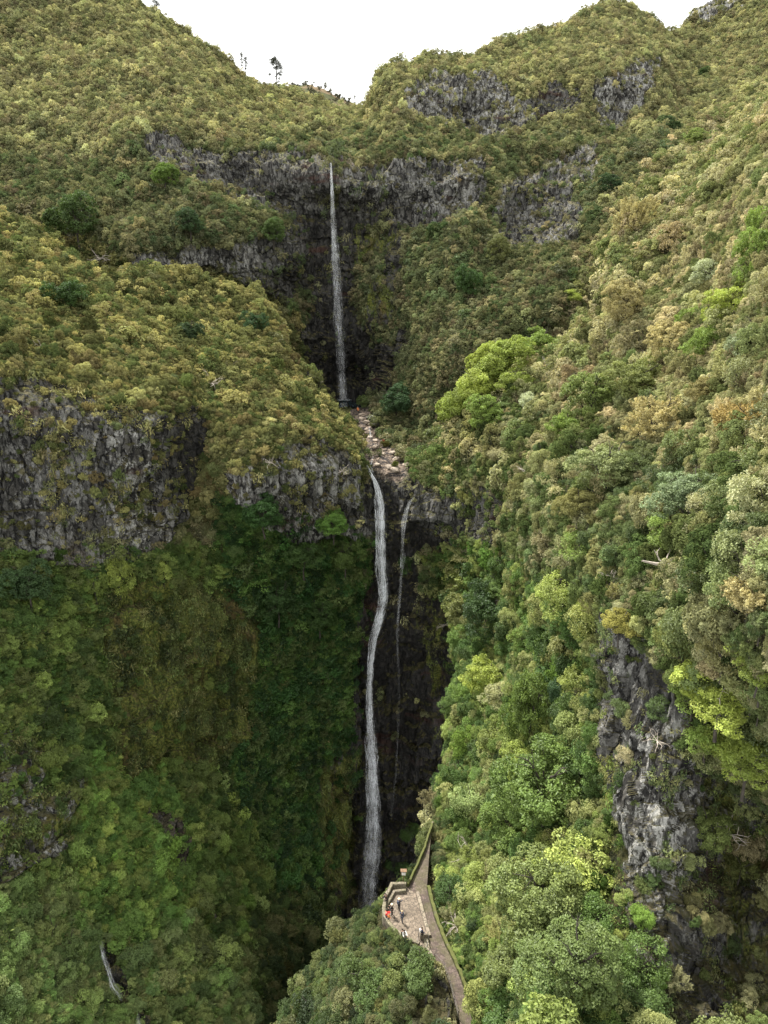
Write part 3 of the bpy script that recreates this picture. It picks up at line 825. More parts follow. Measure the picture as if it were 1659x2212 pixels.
def surf(x, y, sheet=None):
    """front-most land point (world, normal) under a pixel"""
    i = int((x - X0) / CELL); j = int((y - Y0) / CELL)
    for r in range(0, 12):
        best = None
        for dj in range(-r, r + 1):
            for di in range(-r, r + 1):
                jj, ii = j + dj, i + di
                if 0 <= jj < GY and 0 <= ii < GX and ZS[jj, ii] >= 0 and (sheet is None or LN[ZS[jj, ii]] == sheet):
                    if best is None or ZB[jj, ii] < best[0]: best = (ZB[jj, ii], ZS[jj, ii], ZI[jj, ii])
        if best:
            L = LAND[LN[best[1]]]
            return L['P'].reshape(-1, 3)[best[2]].copy(), L['N'].reshape(-1, 3)[best[2]].copy()
    return px_world(x, y, 150.), np.array([0, -1., 0])


# ------------------------------------------------------------------ foliage meshes
def leaf_quads(C, Nn, size, r, aspect=.55):
    """a diamond leaf at every centre C facing about Nn"""
    n = len(C)
    t = r.normal(size=(n, 3)); t -= Nn * (t * Nn).sum(-1, keepdims=True); t /= np.linalg.norm(t, axis=-1, keepdims=True) + 1e-9
    b = np.cross(Nn, t)
    s = (size * (.7 + .6 * r.random(n)))[:, None]
    V = np.stack([C - t * s, C + b * s * aspect + Nn * s * .12, C + t * s, C - b * s * aspect + Nn * s * .12], 1).reshape(-1, 3)
    Fq = np.arange(n * 4).reshape(-1, 4)
    return V, Fq


def unit(a): return a / (np.linalg.norm(a, axis=-1, keepdims=True) + 1e-9)


def crown_mesh(name, seed, mats, nclump, nleaf, leaf, style='heath'):
    r = np.random.default_rng(seed)
    # an irregular body of several overlapping lobes; tufts of leaves sit on its outside
    nl = 3 if nclump < 35 else (5 if nclump < 100 else 8)
    lc = r.normal(size=(nl, 3)) * [.40, .40, .26]; lc -= lc.mean(0); lr = .42 + .26 * r.random(nl)
    cs = []
    while len(cs) < nclump:
        q = r.integers(nl); d = unit(r.normal(size=3) + [0, 0, .35])
        p = lc[q] + d * lr[q] * (.8 + .3 * r.random())
        if all(np.linalg.norm(p - lc[o]) > lr[o] * .82 for o in range(nl) if o != q) and p[2] > -.62: cs.append(p)
    for _ in range(nclump // 5): cs.append(lc[r.integers(nl)] + r.normal(size=3) * .18)
    mxr = np.percentile(np.linalg.norm(np.array(cs)[:, :2], axis=1), 90); cs = [c * (.86 / mxr) for c in cs]
    cs = np.array(cs)
    nc = len(cs)
    crad = (1.75 / math.sqrt(nclump)) * (.6 + .8 * r.random(nc))
    if style == 'laurel': crad *= 1.1
    Vs, lvv = [], []
    for i in range(nc):
        m = nleaf
        d = unit(r.normal(size=(m, 3)) + unit(cs[i]) * .75 + np.array([0, 0, .45]))
        if style == 'laurel':
            d = unit(d * [1, 1, .55])
            shell = (.35 + .65 * r.random((m, 1)) ** .5)
            nn = unit(d * .35 + r.normal(size=(m, 3)) * .55 + [0, 0, .75])
        elif style == 'spray':
            ax = unit(cs[i] - np.array([0, 0, -.8])); t_ = r.random((m, 1))
            d = ax * (t_ - .45) * 2.3 + r.normal(size=(m, 3)) * .36 * (1.15 - t_ * .7)
            shell = .9; nn = unit(r.normal(size=(m, 3)) + ax * .5)
        else:
            shell = (.8 + .22 * r.random((m, 1)))
            nn = unit(d * 1.0 + r.normal(size=(m, 3)) * .55)
        C = cs[i] + d * crad[i] * shell * ([1, 1, .85])
        V, _ = leaf_quads(C, nn, leaf * np.ones(m), r, .6 if style == 'heath' else .5)
        Vs.append(V)
        cl = r.random()
        l = np.clip(.5 + (cl - .5) * .75 + (r.random(m) - .5) * .6, 0, 1)
        w = np.clip(r.random() * .5 + r.random(m) * .5, 0, 1)
        lvv.append(np.repeat(np.stack([l, w, l * 0, l * 0 + 1], -1), 4, 0))
    V = np.concatenate(Vs); lv = np.concatenate(lvv)
    Fq = np.arange(len(V)).reshape(-1, 4)
    return make_mesh(name, V, Fq, mats, False, {'lv': ('FLOAT_COLOR', lv)})


def tube(path, radii, sides=6):
    path = np.array(path, float); n = len(path)
    T = np.gradient(path, axis=0); T = unit(T)
    ref = np.array([.3, .9, .31]); V = []
    for i in range(n):
        a = np.cross(T[i], ref); a /= np.linalg.norm(a) + 1e-9
        b = np.cross(T[i], a)
        for s in range(sides):
            w = 2 * math.pi * s / sides
            V.append(path[i] + (a * math.cos(w) + b * math.sin(w)) * radii[i])
    Fq = []
    for i in range(n - 1):
        for s in range(sides):
            Fq.append((i * sides + s, i * sides + (s + 1) % sides, (i + 1) * sides + (s + 1) % sides, (i + 1) * sides + s))
    return np.array(V), np.array(Fq)


def merge(parts):
    Vs, Fs, o = [], [], 0
    for V, Fq in parts:
        Vs.append(V); Fs.append(Fq + o); o += len(V)
    return np.concatenate(Vs), np.concatenate(Fs)


def trunk_mesh(name, seed, limbs=7, base=-1.1, spread=.75, thick=.07, mats=None, twigs=3):
    r = np.random.default_rng(seed)
    parts = []
    lean = r.normal(size=2) * .12
    main = [(0, 0, base)] + [(lean[0] * t + .03 * r.normal(), lean[1] * t + .03 * r.normal(), base + (0.35 - base) * t) for t in (.3, .6, 1)]
    parts.append(tube(main, [thick * .8, thick * .65, thick * .55, thick * .35]))
    for k in range(limbs):
        t = .35 + .6 * k / limbs
        s = np.array([np.interp(t, [0, .3, .6, 1], [p[i] for p in main]) for i in range(3)])
        a = k * 2.4 + r.normal() * .4
        d = np.array([math.cos(a), math.sin(a), .55 + .5 * r.random()]); d = d / np.linalg.norm(d)
        Ln = spread * (.75 + .4 * r.random())
        pts = [s + d * Ln * q + r.normal(size=3) * .045 * (q > 0) + np.array([0, 0, .12 * q * q]) for q in (0, .3, .6, .85, 1.)]
        parts.append(tube(pts, [thick * .5, thick * .4, thick * .28, thick * .18, thick * .08], 5))
        for j in range(twigs):
            s2 = np.array(pts[2 + j % 2]); d2 = unit(d + r.normal(size=3) * .6)
            parts.append(tube([s2, s2 + d2 * .18, s2 + d2 * .36 + r.normal(size=3) * .03], [thick * .2, thick * .13, thick * .05], 4))
    V, Fq = merge(parts)
    return make_mesh(name, V, Fq, mats or [M_bark], True)


def tuft_mesh(name, seed, mats, n, leaf, style):
    r = np.random.default_rng(seed)
    if style == 'fern':          # arching fronds / grass
        d = unit(r.normal(size=(n, 3)) * [1, 1, .5] + [0, 0, .5])
        C = d * (r.random((n, 1)) ** .5) * [1, 1, .7] - np.array([0, 0, .25]) * (r.random((n, 1)))
        nn = unit(r.normal(size=(n, 3)) * .6 + d * .5 + [0, 0, .5])
        V, Fq = leaf_quads(C, nn, leaf * np.ones(n), r, .35)
    else:                        # hanging growth on walls
        C = r.normal(size=(n, 3)) * [.45, .45, .6] - [0, 0, .3]
        nn = unit(r.normal(size=(n, 3)) + [0, -.6, .2])
        V, Fq = leaf_quads(C, nn, leaf * np.ones(n), r, .3)
    l = np.clip(.5 + (r.random(n) - .5) * .9, 0, 1)
    lv = np.repeat(np.stack([l, r.random(n), l * 0, l * 0 + 1], -1), 4, 0)
    return make_mesh(name, V, Fq, mats, False, {'lv': ('FLOAT_COLOR', lv)})


# library: low detail for the distance (stuff), high detail for near and individual trees
heath_hi = [crown_mesh('heath_crown', 100 + i, [M_heath_o], 84, 95, .038, 'spray' if i % 2 else 'heath') for i in range(5)]
heath_mid = [crown_mesh('heath_crown', 120 + i, [M_heath_o], 42, 60, .062) for i in range(5)]
laurel_hi = [crown_mesh('laurel_crown', 140 + i, [M_laur_o], 64 if i % 2 else 40, 95 if i % 2 else 130, .040, 'laurel') for i in range(5)]
laurel_mid = [crown_mesh('laurel_crown', 160 + i, [M_laur_o], 40, 55, .078, 'laurel') for i in range(5)]
heath_xl = [crown_mesh('heath_crown', 180 + i, [M_heath_o], 190, 95, .026, 'spray' if i == 1 else 'heath') for i in range(3)]
laurel_xl = [crown_mesh('laurel_crown', 190 + i, [M_laur_o], 150, 110, .030, 'laurel') for i in range(4)]
trunks = [trunk_mesh('tree_trunk', 200 + i) for i in range(5)]


def library(name, meshes):
    c = bpy.data.collections.new(name)
    for i, me in enumerate(meshes):
        c.objects.link(bpy.data.objects.new('%s_%02d' % (name, i), me))
    return c


def hi_copy(m, mt):
    q = m.copy(); q.materials.clear(); q.materials.append(mt); return q


LIB_heath_near = library('heath_near', [hi_copy(m, M_heath_i) for m in heath_hi])
LIB_laurel_near = library('laurel_near', [hi_copy(m, M_laur_i) for m in laurel_hi])
LIB_heath = library('heath_lib', [crown_mesh('heath_low', 300 + i, [M_heath_i], 26, 34, .095) for i in range(6)])
LIB_laurel = library('laurel_lib', [crown_mesh('laurel_low', 320 + i, [M_laur_i], 26, 34, .11, 'laurel') for i in range(6)])
LIB_tuft = library('tuft_lib', [tuft_mesh('tuft_low', 340 + i, [M_laur_i], 90, .17, 'fern') for i in range(4)] + [tuft_mesh('hang_low', 350 + i, [M_heath_i], 70, .2, 'hang') for i in range(3)])


def gn_scatter(name, lib, P, rot, scl, idx, tint, label):
    me = bpy.data.meshes.new(name)
    me.vertices.add(len(P)); me.vertices.foreach_set('co', np.asarray(P, np.float32).ravel())
    for a, typ, key, arr in (('rot', 'FLOAT_VECTOR', 'vector', rot), ('scl', 'FLOAT_VECTOR', 'vector', scl), ('idx', 'INT', 'value', idx), ('tint', 'FLOAT_COLOR', 'color', np.concatenate([tint, np.ones((len(P), 1))], 1))):
        at = me.attributes.new(a, typ, 'POINT'); at.data.foreach_set(key, np.asarray(arr, np.int32 if typ == 'INT' else np.float32).ravel())
    o = link(bpy.data.objects.new(name, me))
    g = bpy.data.node_groups.new(name, 'GeometryNodeTree')
    g.interface.new_socket('Geometry', in_out='INPUT', socket_type='NodeSocketGeometry')
    g.interface.new_socket('Geometry', in_out='OUTPUT', socket_type='NodeSocketGeometry')
    gi = g.nodes.new('NodeGroupInput'); go = g.nodes.new('NodeGroupOutput')
    iop = g.nodes.new('GeometryNodeInstanceOnPoints')
    ci = g.nodes.new('GeometryNodeCollectionInfo'); ci.inputs['Collection'].default_value = lib
    ci.inputs['Separate Children'].default_value = True; ci.inputs['Reset Children'].default_value = True
    def na(nm, dt):
        q = g.nodes.new('GeometryNodeInputNamedAttribute'); q.data_type = dt; q.inputs['Name'].default_value = nm; return q.outputs[0]
    e = g.nodes.new('FunctionNodeEulerToRotation')
    g.links.new(na('rot', 'FLOAT_VECTOR'), e.inputs[0])
    g.links.new(gi.outputs[0], iop.inputs['Points'])
    g.links.new(ci.outputs[0], iop.inputs['Instance'])
    iop.inputs['Pick Instance'].default_value = True
    g.links.new(na('idx', 'INT'), iop.inputs['Instance Index'])
    g.links.new(e.outputs[0], iop.inputs['Rotation'])
    g.links.new(na('scl', 'FLOAT_VECTOR'), iop.inputs['Scale'])
    g.links.new(iop.outputs[0], go.inputs[0])
    md = o.modifiers.new('scatter', 'NODES'); md.node_group = g
    tag(o, label=label, kind='stuff')
    return o


# ------------------------------------------------------------------ scatter candidates over the land
def desat(c, k=.30):
    c = np.array(c) * [.97, 1.0, .84]; g = c @ np.array([.35, .5, .15])
    return c * (1 - k) + g * k


PALA = [np.array([desat(srgb(*c), .22 if 'green' in k or k == 'dull_mist' else .42 if k in ('heath_far', 'heath_mid') else .34) for c in PAL[k]]) for k in PAL_KEYS]


def candidates(nm, n, seed):
    """random points, even in surface area, on one land sheet; only what the place could show"""
    L = LAND[nm]
    r = np.random.default_rng(seed)
    P = L['P']
    a = P[:-1, :-1]; b = P[:-1, 1:]; c = P[1:, :-1]
    area = np.linalg.norm(np.cross(b - a, c - a), axis=-1)
    x, y, z = world_px(a)
    view = (x > -230) & (x < W + 230) & (y > -160) & (y < H + 150) & (z > 15)
    i = np.clip(((x - X0) / CELL).astype(int), 0, GX - 1); j = np.clip(((y - Y0) / CELL).astype(int), 0, GY - 1)
    zf = ZB[j, i]
    vis = view & ((z < zf + 8 + z * .04) | (y < Y0 + 8))
    # allow the far side of crests a little
    w = (area * vis).ravel()
    cs = np.cumsum(w); tot = cs[-1]
    f = np.searchsorted(cs, r.random(n) * tot)
    f = np.minimum(f, len(w) - 1)
    fi, fj = f // a.shape[1], f % a.shape[1]
    u, v = r.random((2, n, 1))
    pt = P[fi, fj] * (1 - u) * (1 - v) + P[fi, fj + 1] * u * (1 - v) + P[fi + 1, fj] * (1 - u) * v + P[fi + 1, fj + 1] * u * v
    return dict(P=pt, N=L['N'][fi, fj], rock=L['rock'][fi, fj], moss=L['moss'][fi, fj], wet=L['wet'][fi, fj], tan=L['tan'][fi, fj], px=L['px'][fi, fj], py=L['py'][fi, fj], area=tot, r=r)


def thin(P, rad, used=None):
    """keep points so that none lies closer than its radius to one kept before"""
    cell = float(np.max(rad))
    grid = used if used is not None else {}
    keep = np.zeros(len(P), bool)
    K = np.floor(P / cell).astype(int)
    for n in range(len(P)):
        kx, ky, kz = K[n]; p = P[n]; ok = True; q2 = rad[n] ** 2
        for dx in (-1, 0, 1):
            for dy in (-1, 0, 1):
                for dz in (-1, 0, 1):
                    for (ax, ay, az, ar) in grid.get((kx + dx, ky + dy, kz + dz), ()):
                        d = (ax - p[0]) ** 2 + (ay - p[1]) ** 2 + (az - p[2]) ** 2
                        if d < q2 or d < ar:
                            ok = False; break
                    if not ok: break
                if not ok: break
            if not ok: break
        if ok:
            keep[n] = True
            grid.setdefault((kx, ky, kz), []).append((p[0], p[1], p[2], q2 * .5))
    return keep


ALL = []      # every tree or shrub: dict arrays
RESERVED = [] # (world point, radius) kept free for hand-placed trees and built things


def grow(nm, n, seed, spacing, size, kindf):
    c = candidates(nm, n, seed)
    r = c['r']
    P = c['P']; m = len(P)
    x, y, z = world_px(P)
    pal = sample_pal(c['px'] + r.normal(size=m) * 9, c['py'] + r.normal(size=m) * 9)
    rad = size(c, pal, r) * (.48 + 1.05 * r.random(m) ** 2.0)
    # cliffs carry few shrubs, in clusters
    cl = fbm(P / np.array([7., 7., 5.]), 2, 77)
    pr = (1 - c['rock']) + c['rock'] * ((.05 if nm == 'right_slope_terrain' else .055 if nm == 'left_spur_terrain' else .025) + .25 * smooth(.2, .5, cl)) * (1 - .9 * c['wet'])
    if nm != 'terrace_spur_terrain': pr = pr * (1 - .8 * sample('rock', c['px'], c['py'] - (9 if nm == 'back_valley_terrain' else 16)))
    pr = pr * (1 - c['tan'] * .97) * (1 - .75 * smooth(.5, .9, c['moss']) )
    keep = r.random(m) < pr
    rad = np.where(c['rock'] > .5, rad * .5, rad)
    if nm == 'terrace_spur_terrain': rad = np.where(in_poly(P[:, 0], P[:, 1], grown(TERR, 4.5)) | corridor(P[:, 0], P[:, 1], 2.5), rad * .5, rad)
    nearpath = corridor(P[:, 0], P[:, 1], 3.2) & (P[:, 2] < ZT + 5) & (P[:, 2] > ZT - 8)
    rad = np.where(nearpath, rad * .42, rad)
    rad = np.where((np.abs(x - 752) < 45) & (np.abs(y - 905) < 40), rad * .45, rad)      # only low bushes on the lip of the pool
    keep &= ~((x > 1290) & (x < 1500) & (y > 1720) & (y < 2100) & (rad > .95))      # only small shrubs on the rock pillar
    keep &= ~((x > 1250) & (x < 1320) & (y > 1720) & (y < 2000) & (rad > 1.9))
    keep &= ~((x > 728) & (x < 782) & (y > 866) & (y < 902))
    for q, qr in RESERVED:
        keep &= ((P - q) ** 2).sum(-1) > qr * qr
    if RESV_BOX is not None: keep &= ~RESV_BOX(P, rad)
    ids = np.nonzero(keep)[0]
    k2 = thin(P[ids], rad[ids] * spacing)
    ids = ids[k2]
    big = fbm(P[ids] / 22.0, 2, 55)
    ci = np.clip(((r.random(len(ids)) * .75 + (big * .5 + .5) * .25) * 6).astype(int), 0, 5)
    tint = np.array([PALA[a][b % len(PALA[a])] for a, b in zip(pal[ids], ci)])
    tint = tint * np.clip(1 + r.normal(size=(len(ids), 1)) * (.15 if nm == 'back_valley_terrain' else .2), .5, 1.6) * (1 + r.normal(size=(len(ids), 3)) * .03)
    kind = kindf(pal[ids], r, P[ids])
    g = tint.copy()
    ALL.append(dict(P=P[ids], N=c['N'][ids], rad=rad[ids], tint=np.clip(g, .004, .6), kind=kind, px=x[ids], py=y[ids], z=z[ids], pal=pal[ids], rock=c['rock'][ids], sheet=np.full(len(ids), LN.index(nm))))


RESV_BOX = None
gpal = {i for i, k in enumerate(PAL_KEYS) if 'green' in k}


def kindf(pal, r, P):
    base = np.array([.93 if p in gpal else .06 for p in pal])
    base = np.where(pal == PAL_KEYS.index('right_mix'), .35, base)
    base = np.where(pal == PAL_KEYS.index('dull_mist'), .8, base)
    base = np.where(pal == PAL_KEYS.index('heath_mid'), .16, base)
    cl = fbm(P / 16., 2, 91)
    return (r.random(len(pal)) < np.clip(base + cl * .5 * (base < .9) * (base > .1), 0, 1)).astype(int)     # 0 heath, 1 laurel


def size_back(c, pal, r): return np.full(len(c['P']), 1.5)
def size_left(c, pal, r):
    return np.where(np.isin(pal, list(gpal)), 1.55, 1.5)
def size_right(c, pal, r):
    return 1.75 + 1.1 * smooth(.1, .6, fbm(c['P'] / 14., 2, 64))
def size_spur(c, pal, r):
    return np.full(len(c['P']), 1.5)

# ------------------------------------------------------------------ terrace, path and what stands on them
def masonry(name, c1, c2, scale=2.2, mossy=0.0, rough=.92):
    m, n = mat(name)
    out = N_(n, 'ShaderNodeOutputMaterial'); bs = N_(n, 'ShaderNodeBsdfPrincipled')
    g = N_(n, 'ShaderNodeNewGeometry'); pos = g.outputs['Position']
    wn = N_(n, 'ShaderNodeTexNoise'); wn.inputs['Scale'].default_value = 1.5; n.links.new(pos, wn.inputs['Vector'])
    ad = N_(n, 'ShaderNodeVectorMath', op='ADD'); n.links.new(pos, ad.inputs[0]); n.links.new(scaled(n, wn.outputs['Color'], (.35, .35, .35)), ad.inputs[1])
    v = N_(n, 'ShaderNodeTexVoronoi', feature='DISTANCE_TO_EDGE'); v.inputs['Scale'].default_value = scale; n.links.new(ad.outputs[0], v.inputs['Vector'])
    v2 = N_(n, 'ShaderNodeTexVoronoi'); v2.inputs['Scale'].default_value = scale; n.links.new(ad.outputs[0], v2.inputs['Vector'])
    s = N_(n, 'ShaderNodeSeparateColor'); n.links.new(v2.outputs['Color'], s.inputs[0])
    c = mixc(n, s.outputs[0], c1, c2)
    c = mixc(n, ramp(n, noise(n, pos, .5, 4), .4, .7, 0, .6), c, tuple(x * .6 for x in c1))
    c = mixc(n, ramp(n, v.outputs['Distance'], .01, .09, .8, 0), c, (.035, .03, .025))
    if mossy: c = mixc(n, mathn(n, 'MULTIPLY', ramp(n, noise(n, pos, .9, 6), .38 - .12 * (mossy > .9), .58 - .12 * (mossy > .9)), mossy), c, mixc(n, noise(n, pos, 6, 3), (.035, .05, .010), (.11, .11, .025)))
    n.links.new(c, bs.inputs['Base Color']); bs.inputs['Roughness'].default_value = rough
    b = N_(n, 'ShaderNodeBump'); b.inputs['Strength'].default_value = .7; b.inputs['Distance'].default_value = .06
    n.links.new(v.outputs['Distance'], b.inputs['Height']); n.links.new(b.outputs[0], bs.inputs['Normal'])
    n.links.new(bs.outputs[0], out.inputs[0])
    return m


M_floor = masonry('terrace_cobbles', (.125, .098, .073), (.23, .185, .14), 2.6)
M_wall = masonry('parapet_stone', (.16, .135, .10), (.27, .235, .18), 2.4, .3)
M_mossw = masonry('mossy_stone', (.07, .06, .045), (.14, .12, .09), 2.0, 1.0)
M_path = masonry('path_stones', (.055, .038, .03), (.135, .10, .085), 4.5, .3)
M_kerb = masonry('kerb_stone', (.19, .155, .12), (.29, .245, .19), 1.4, .15)


def slab(name, poly, ztop, zbot, mats, parent=None):
    n = len(poly)
    bm = bmesh.new()
    t = [bm.verts.new((p[0], p[1], ztop)) for p in poly]; b = [bm.verts.new((p[0], p[1], zbot)) for p in poly]
    bm.faces.new(t); bm.faces.new(b[::-1])
    for i in range(n): bm.faces.new((t[i], b[i], b[(i + 1) % n], t[(i + 1) % n]))
    bmesh.ops.recalc_face_normals(bm, faces=bm.faces)
    me = bpy.data.meshes.new(name); bm.to_mesh(me); bm.free()
    for m in mats: me.materials.append(m)
    return link(bpy.data.objects.new(name, me), parent)


def dense(line, step=.5):
    out = []
    for a, b in zip(line[:-1], line[1:]):
        k = max(1, int(np.linalg.norm(np.array(b) - a) / step))
        for i in range(k): out.append(np.array(a) + (np.array(b) - a) * i / k)
    out.append(np.array(line[-1]))
    return np.array(out)


def wall_strip(name, line, width, side, z0, z1, m, rough=.03, parent=None, zf=None, seed=1):
    """a masonry wall following a line on plan; side +1/-1 says which side its thickness grows"""
    r = np.random.default_rng(seed)
    L = dense(line, .4); n = len(L)
    T = unit(np.gradient(L, axis=0)); Nn = np.stack([-T[:, 1], T[:, 0]], -1) * side
    V, Fq = [], []
    for i in range(n):
        zt = z1 + r.normal() * rough; w = width * (1 + r.normal() * rough); a = L[i] + r.normal(size=2) * rough * .6
        b = a + Nn[i] * w
        o = min(.05, width * .2)
        for q, z in ((a, z0), (a, zt - .05), (a + Nn[i] * o, zt), (b - Nn[i] * o, zt), (b, zt - .05), (b, z0)): V.append((q[0], q[1], z))
    for i in range(n - 1):
        for s in range(6):
            Fq.append((i * 6 + s, i * 6 + (s + 1) % 6, i * 6 + 6 + (s + 1) % 6, i * 6 + 6 + s))
    Fq.append((0, 1, 4, 5)); Fq.append((1, 2, 3, 4)); e = (n - 1) * 6
    Fq.append((e, e + 5, e + 4, e + 1)); Fq.append((e + 1, e + 4, e + 3, e + 2))
    return link(bpy.data.objects.new(name, make_mesh(name, V, Fq, [m])), parent)


tag(slab('terrace_floor', TERR, ZT, ZT - 3.5, [M_floor]), 'oval terrace paved with tan cobbles above the gorge', kind='structure')
pathpoly = np.concatenate([dense(PL, 1.), dense(PR, 1.)[::-1]])
# path as a strip so that it follows its bends
a_, b_ = PL, PR
V = []; Fq = []
for i in range(len(a_)):
    for q in (a_[i], b_[i]): V += [(q[0], q[1], ZT - .06), (q[0], q[1], ZT - 2.5)]
for i in range(len(a_) - 1):
    k = i * 4
    Fq += [(k, k + 4, k + 6, k + 2), (k, k + 1, k + 5, k + 4), (k + 2, k + 6, k + 7, k + 3)]
o = link(bpy.data.objects.new('path', make_mesh('path', V, Fq, [M_path]))); tag(o, 'dark stone path running past the terrace', kind='structure')

def T_(x, y, z=ZT): return ray_plane(x, y, z)[:2]
outer = [np.array(p) for p in TERR[:8]]
wt = bpy.data.objects.new('stone_parapet', None); link(wt); wt.location = (0, 0, 0)
tag(wt, 'low curved stone parapet round the left side of the terrace', 'parapet')
wall_strip('wall', TERR[:10], .42, 1, ZT - 3.5, ZT + .85, M_wall, .02, wt)
inner = [T_(877, 1930), T_(853.5, 1932), T_(841, 1955), T_(835, 1978)]
wall_strip('bench', [np.array(p) for p in inner], .40, -1, ZT - .5, ZT + .42, M_wall, .012, wt, seed=3)
tag(wall_strip('kerb_wall', [np.array(p) for p in (T_(898.5, 1929.5), T_(911, 1977), T_(924, 2024))], .42, 1, ZT - 1.5, ZT + .22, M_kerb, .01, seed=4), 'pale stone kerb between the terrace and the dark path', 'kerb')
tag(wall_strip('mossy_wall', PL[:5], .28, 1, ZT - 2.5, ZT + .5, M_mossw, .04, seed=5), 'mossy parapet along the left of the upper path', 'wall')
tag(wall_strip('mossy_wall', PR[4:12] + np.array([.05, 0]), .38, 1, ZT - 2, ZT + .35, M_mossw, .05, seed=6), 'moss covered retaining wall right of the path beside the terrace', 'wall')
low = [PL[7] + np.array([0.05, -.3]), PL[8] + np.array([-.15, 0]), PL[9] + np.array([-.1, .3])]
tag(wall_strip('path_edge_wall', low, .55, -1, ZT - 2.5, ZT + .3, M_wall, .02, seed=7), 'curved stone edging where the path leaves the terrace', 'wall')


def box(name, size, loc, m, parent=None, rz=0, bev=.01):
    bm = bmesh.new(); bmesh.ops.create_cube(bm, size=1.0)
    for v in bm.verts: v.co = Vector((v.co.x * size[0], v.co.y * size[1], v.co.z * size[2]))
    bmesh.ops.bevel(bm, geom=bm.edges[:], offset=min(bev, min(size) * .3), segments=1, affect='EDGES')
    me = bpy.data.meshes.new(name); bm.to_mesh(me); bm.free(); me.materials.append(m)
    o = link(bpy.data.objects.new(name, me), parent); o.location = loc; o.rotation_euler = (0, 0, rz)
    return o


def bar(name, path, rad, m, parent=None, sides=6):
    V, Fq = tube(path, [rad] * len(path), sides)
    return link(bpy.data.objects.new(name, make_mesh(name, V, Fq, [m], True)), parent)


M_metal = simple('rail_metal', (.16, .15, .14), .5, .6)
M_wood = simple('weathered_wood', (.16, .10, .06), .8, scale=8)
M_white = simple('white_panel', (.75, .74, .70), .5, var=.05)
# steps going down from the front corner of the terrace
st = T_(912, 2046); ang = math.atan2(*(T_(904, 2075) - T_(915, 2030))[::-1]); dirn = np.array([math.cos(ang), math.sin(ang)]); sd = np.array([-dirn[1], dirn[0]])
steps = bpy.data.objects.new('stone_steps', None); link(steps); steps.location = (st[0], st[1], ZT)
tag(steps, 'narrow stone steps with handrails leading down from the terrace corner', 'steps')
for k in range(7):
    box('step', (.30, 1.1, .8), (dirn[0] * .28 * (k + .5), dirn[1] * .28 * (k + .5), -.41 - .17 * k), M_kerb, steps, ang)
for s in (-.6, .6):
    hr = bpy.data.objects.new('handrail', None); link(hr, steps)
    a = [(sd[0] * s + dirn[0] * q, sd[1] * s + dirn[1] * q, zz) for q, zz in ((-.9, .95), (0, .95), (1.9, -.2))]
    bar('top_rail', a, .035, M_metal, hr)
    for q, zz in ((-.9, 0), (0, 0), (.95, -.6), (1.9, -1.15)):
        top = .95 if q <= 0 else .95 - 1.15 * q / 1.9
        bar('post', [(sd[0] * s + dirn[0] * q, sd[1] * s + dirn[1] * q, zz - .2), (sd[0] * s + dirn[0] * q, sd[1] * s + dirn[1] * q, top)], .03, M_metal, hr)
bp = T_(919, 2027)
tag(box('stone_block', (.9, .45, .75), (bp[0] - .2, bp[1], ZT + .375), M_kerb, None, .15, .03), 'squared stone block at the end of the terrace kerb', 'stone block')
# notice box beside the path head
nb = T_(872, 1909, ZT)
sg = bpy.data.objects.new('notice_box', None); link(sg); sg.location = (nb[0], nb[1] + .5, ZT)
tag(sg, 'small brown wooden notice box with a white panel at the top of the parapet', 'notice box')
box('post', (.10, .10, 1.9), (0, 0, .6), M_wood, sg); box('panel', (.5, .05, .42), (0, -.09, 1.15), M_white, sg); box('roof', (.8, .55, .10), (0, 0, 1.58), M_wood, sg); box('backing_board', (.62, .06, .6), (0, -.03, 1.2), M_wood, sg)
# wire fence along the lower path
fl = dense(PL[9:14], 2.2)
fn = bpy.data.objects.new('wire_fence', None); link(fn); fn.location = (fl[0][0], fl[0][1], ZT)
tag(fn, 'thin wire fence on short posts along the outer edge of the lower path', 'fence')
P0 = np.array([fl[0][0], fl[0][1], ZT])
for q in fl: bar('post', [np.array([q[0] - .1, q[1], ZT - .6]) - P0, np.array([q[0] - .1, q[1], ZT + 1.0]) - P0], .04, M_metal, fn)
for h in (.5, .95): bar('wire', [np.array([q[0] - .1, q[1], ZT + h]) - P0 for q in fl], .014, M_metal, fn)

# ------------------------------------------------------------------ people
M_skin = simple('skin', (.50, .32, .24), .6, var=.05)
_cloth = {}
def cloth(name, c):
    if name not in _cloth: _cloth[name] = simple('cloth_' + name, c, .85, var=.12, scale=9)
    return _cloth[name]
NAVY = cloth('navy', (.030, .040, .075)); BLACK = cloth('black', (.018, .018, .022)); RED = cloth('red', (.62, .02, .02)); ORANGE = cloth('orange', (.85, .28, .08))
GREYB = cloth('slate', (.06, .075, .11)); WHITEC = cloth('white', (.78, .78, .76)); BEIGE = cloth('beige', (.62, .54, .40)); DGREY = cloth('charcoal', (.05, .05, .055)); HAIR = cloth('dark_hair', (.02, .014, .010)); BLOND = cloth('fair_hair', (.55, .42, .24))


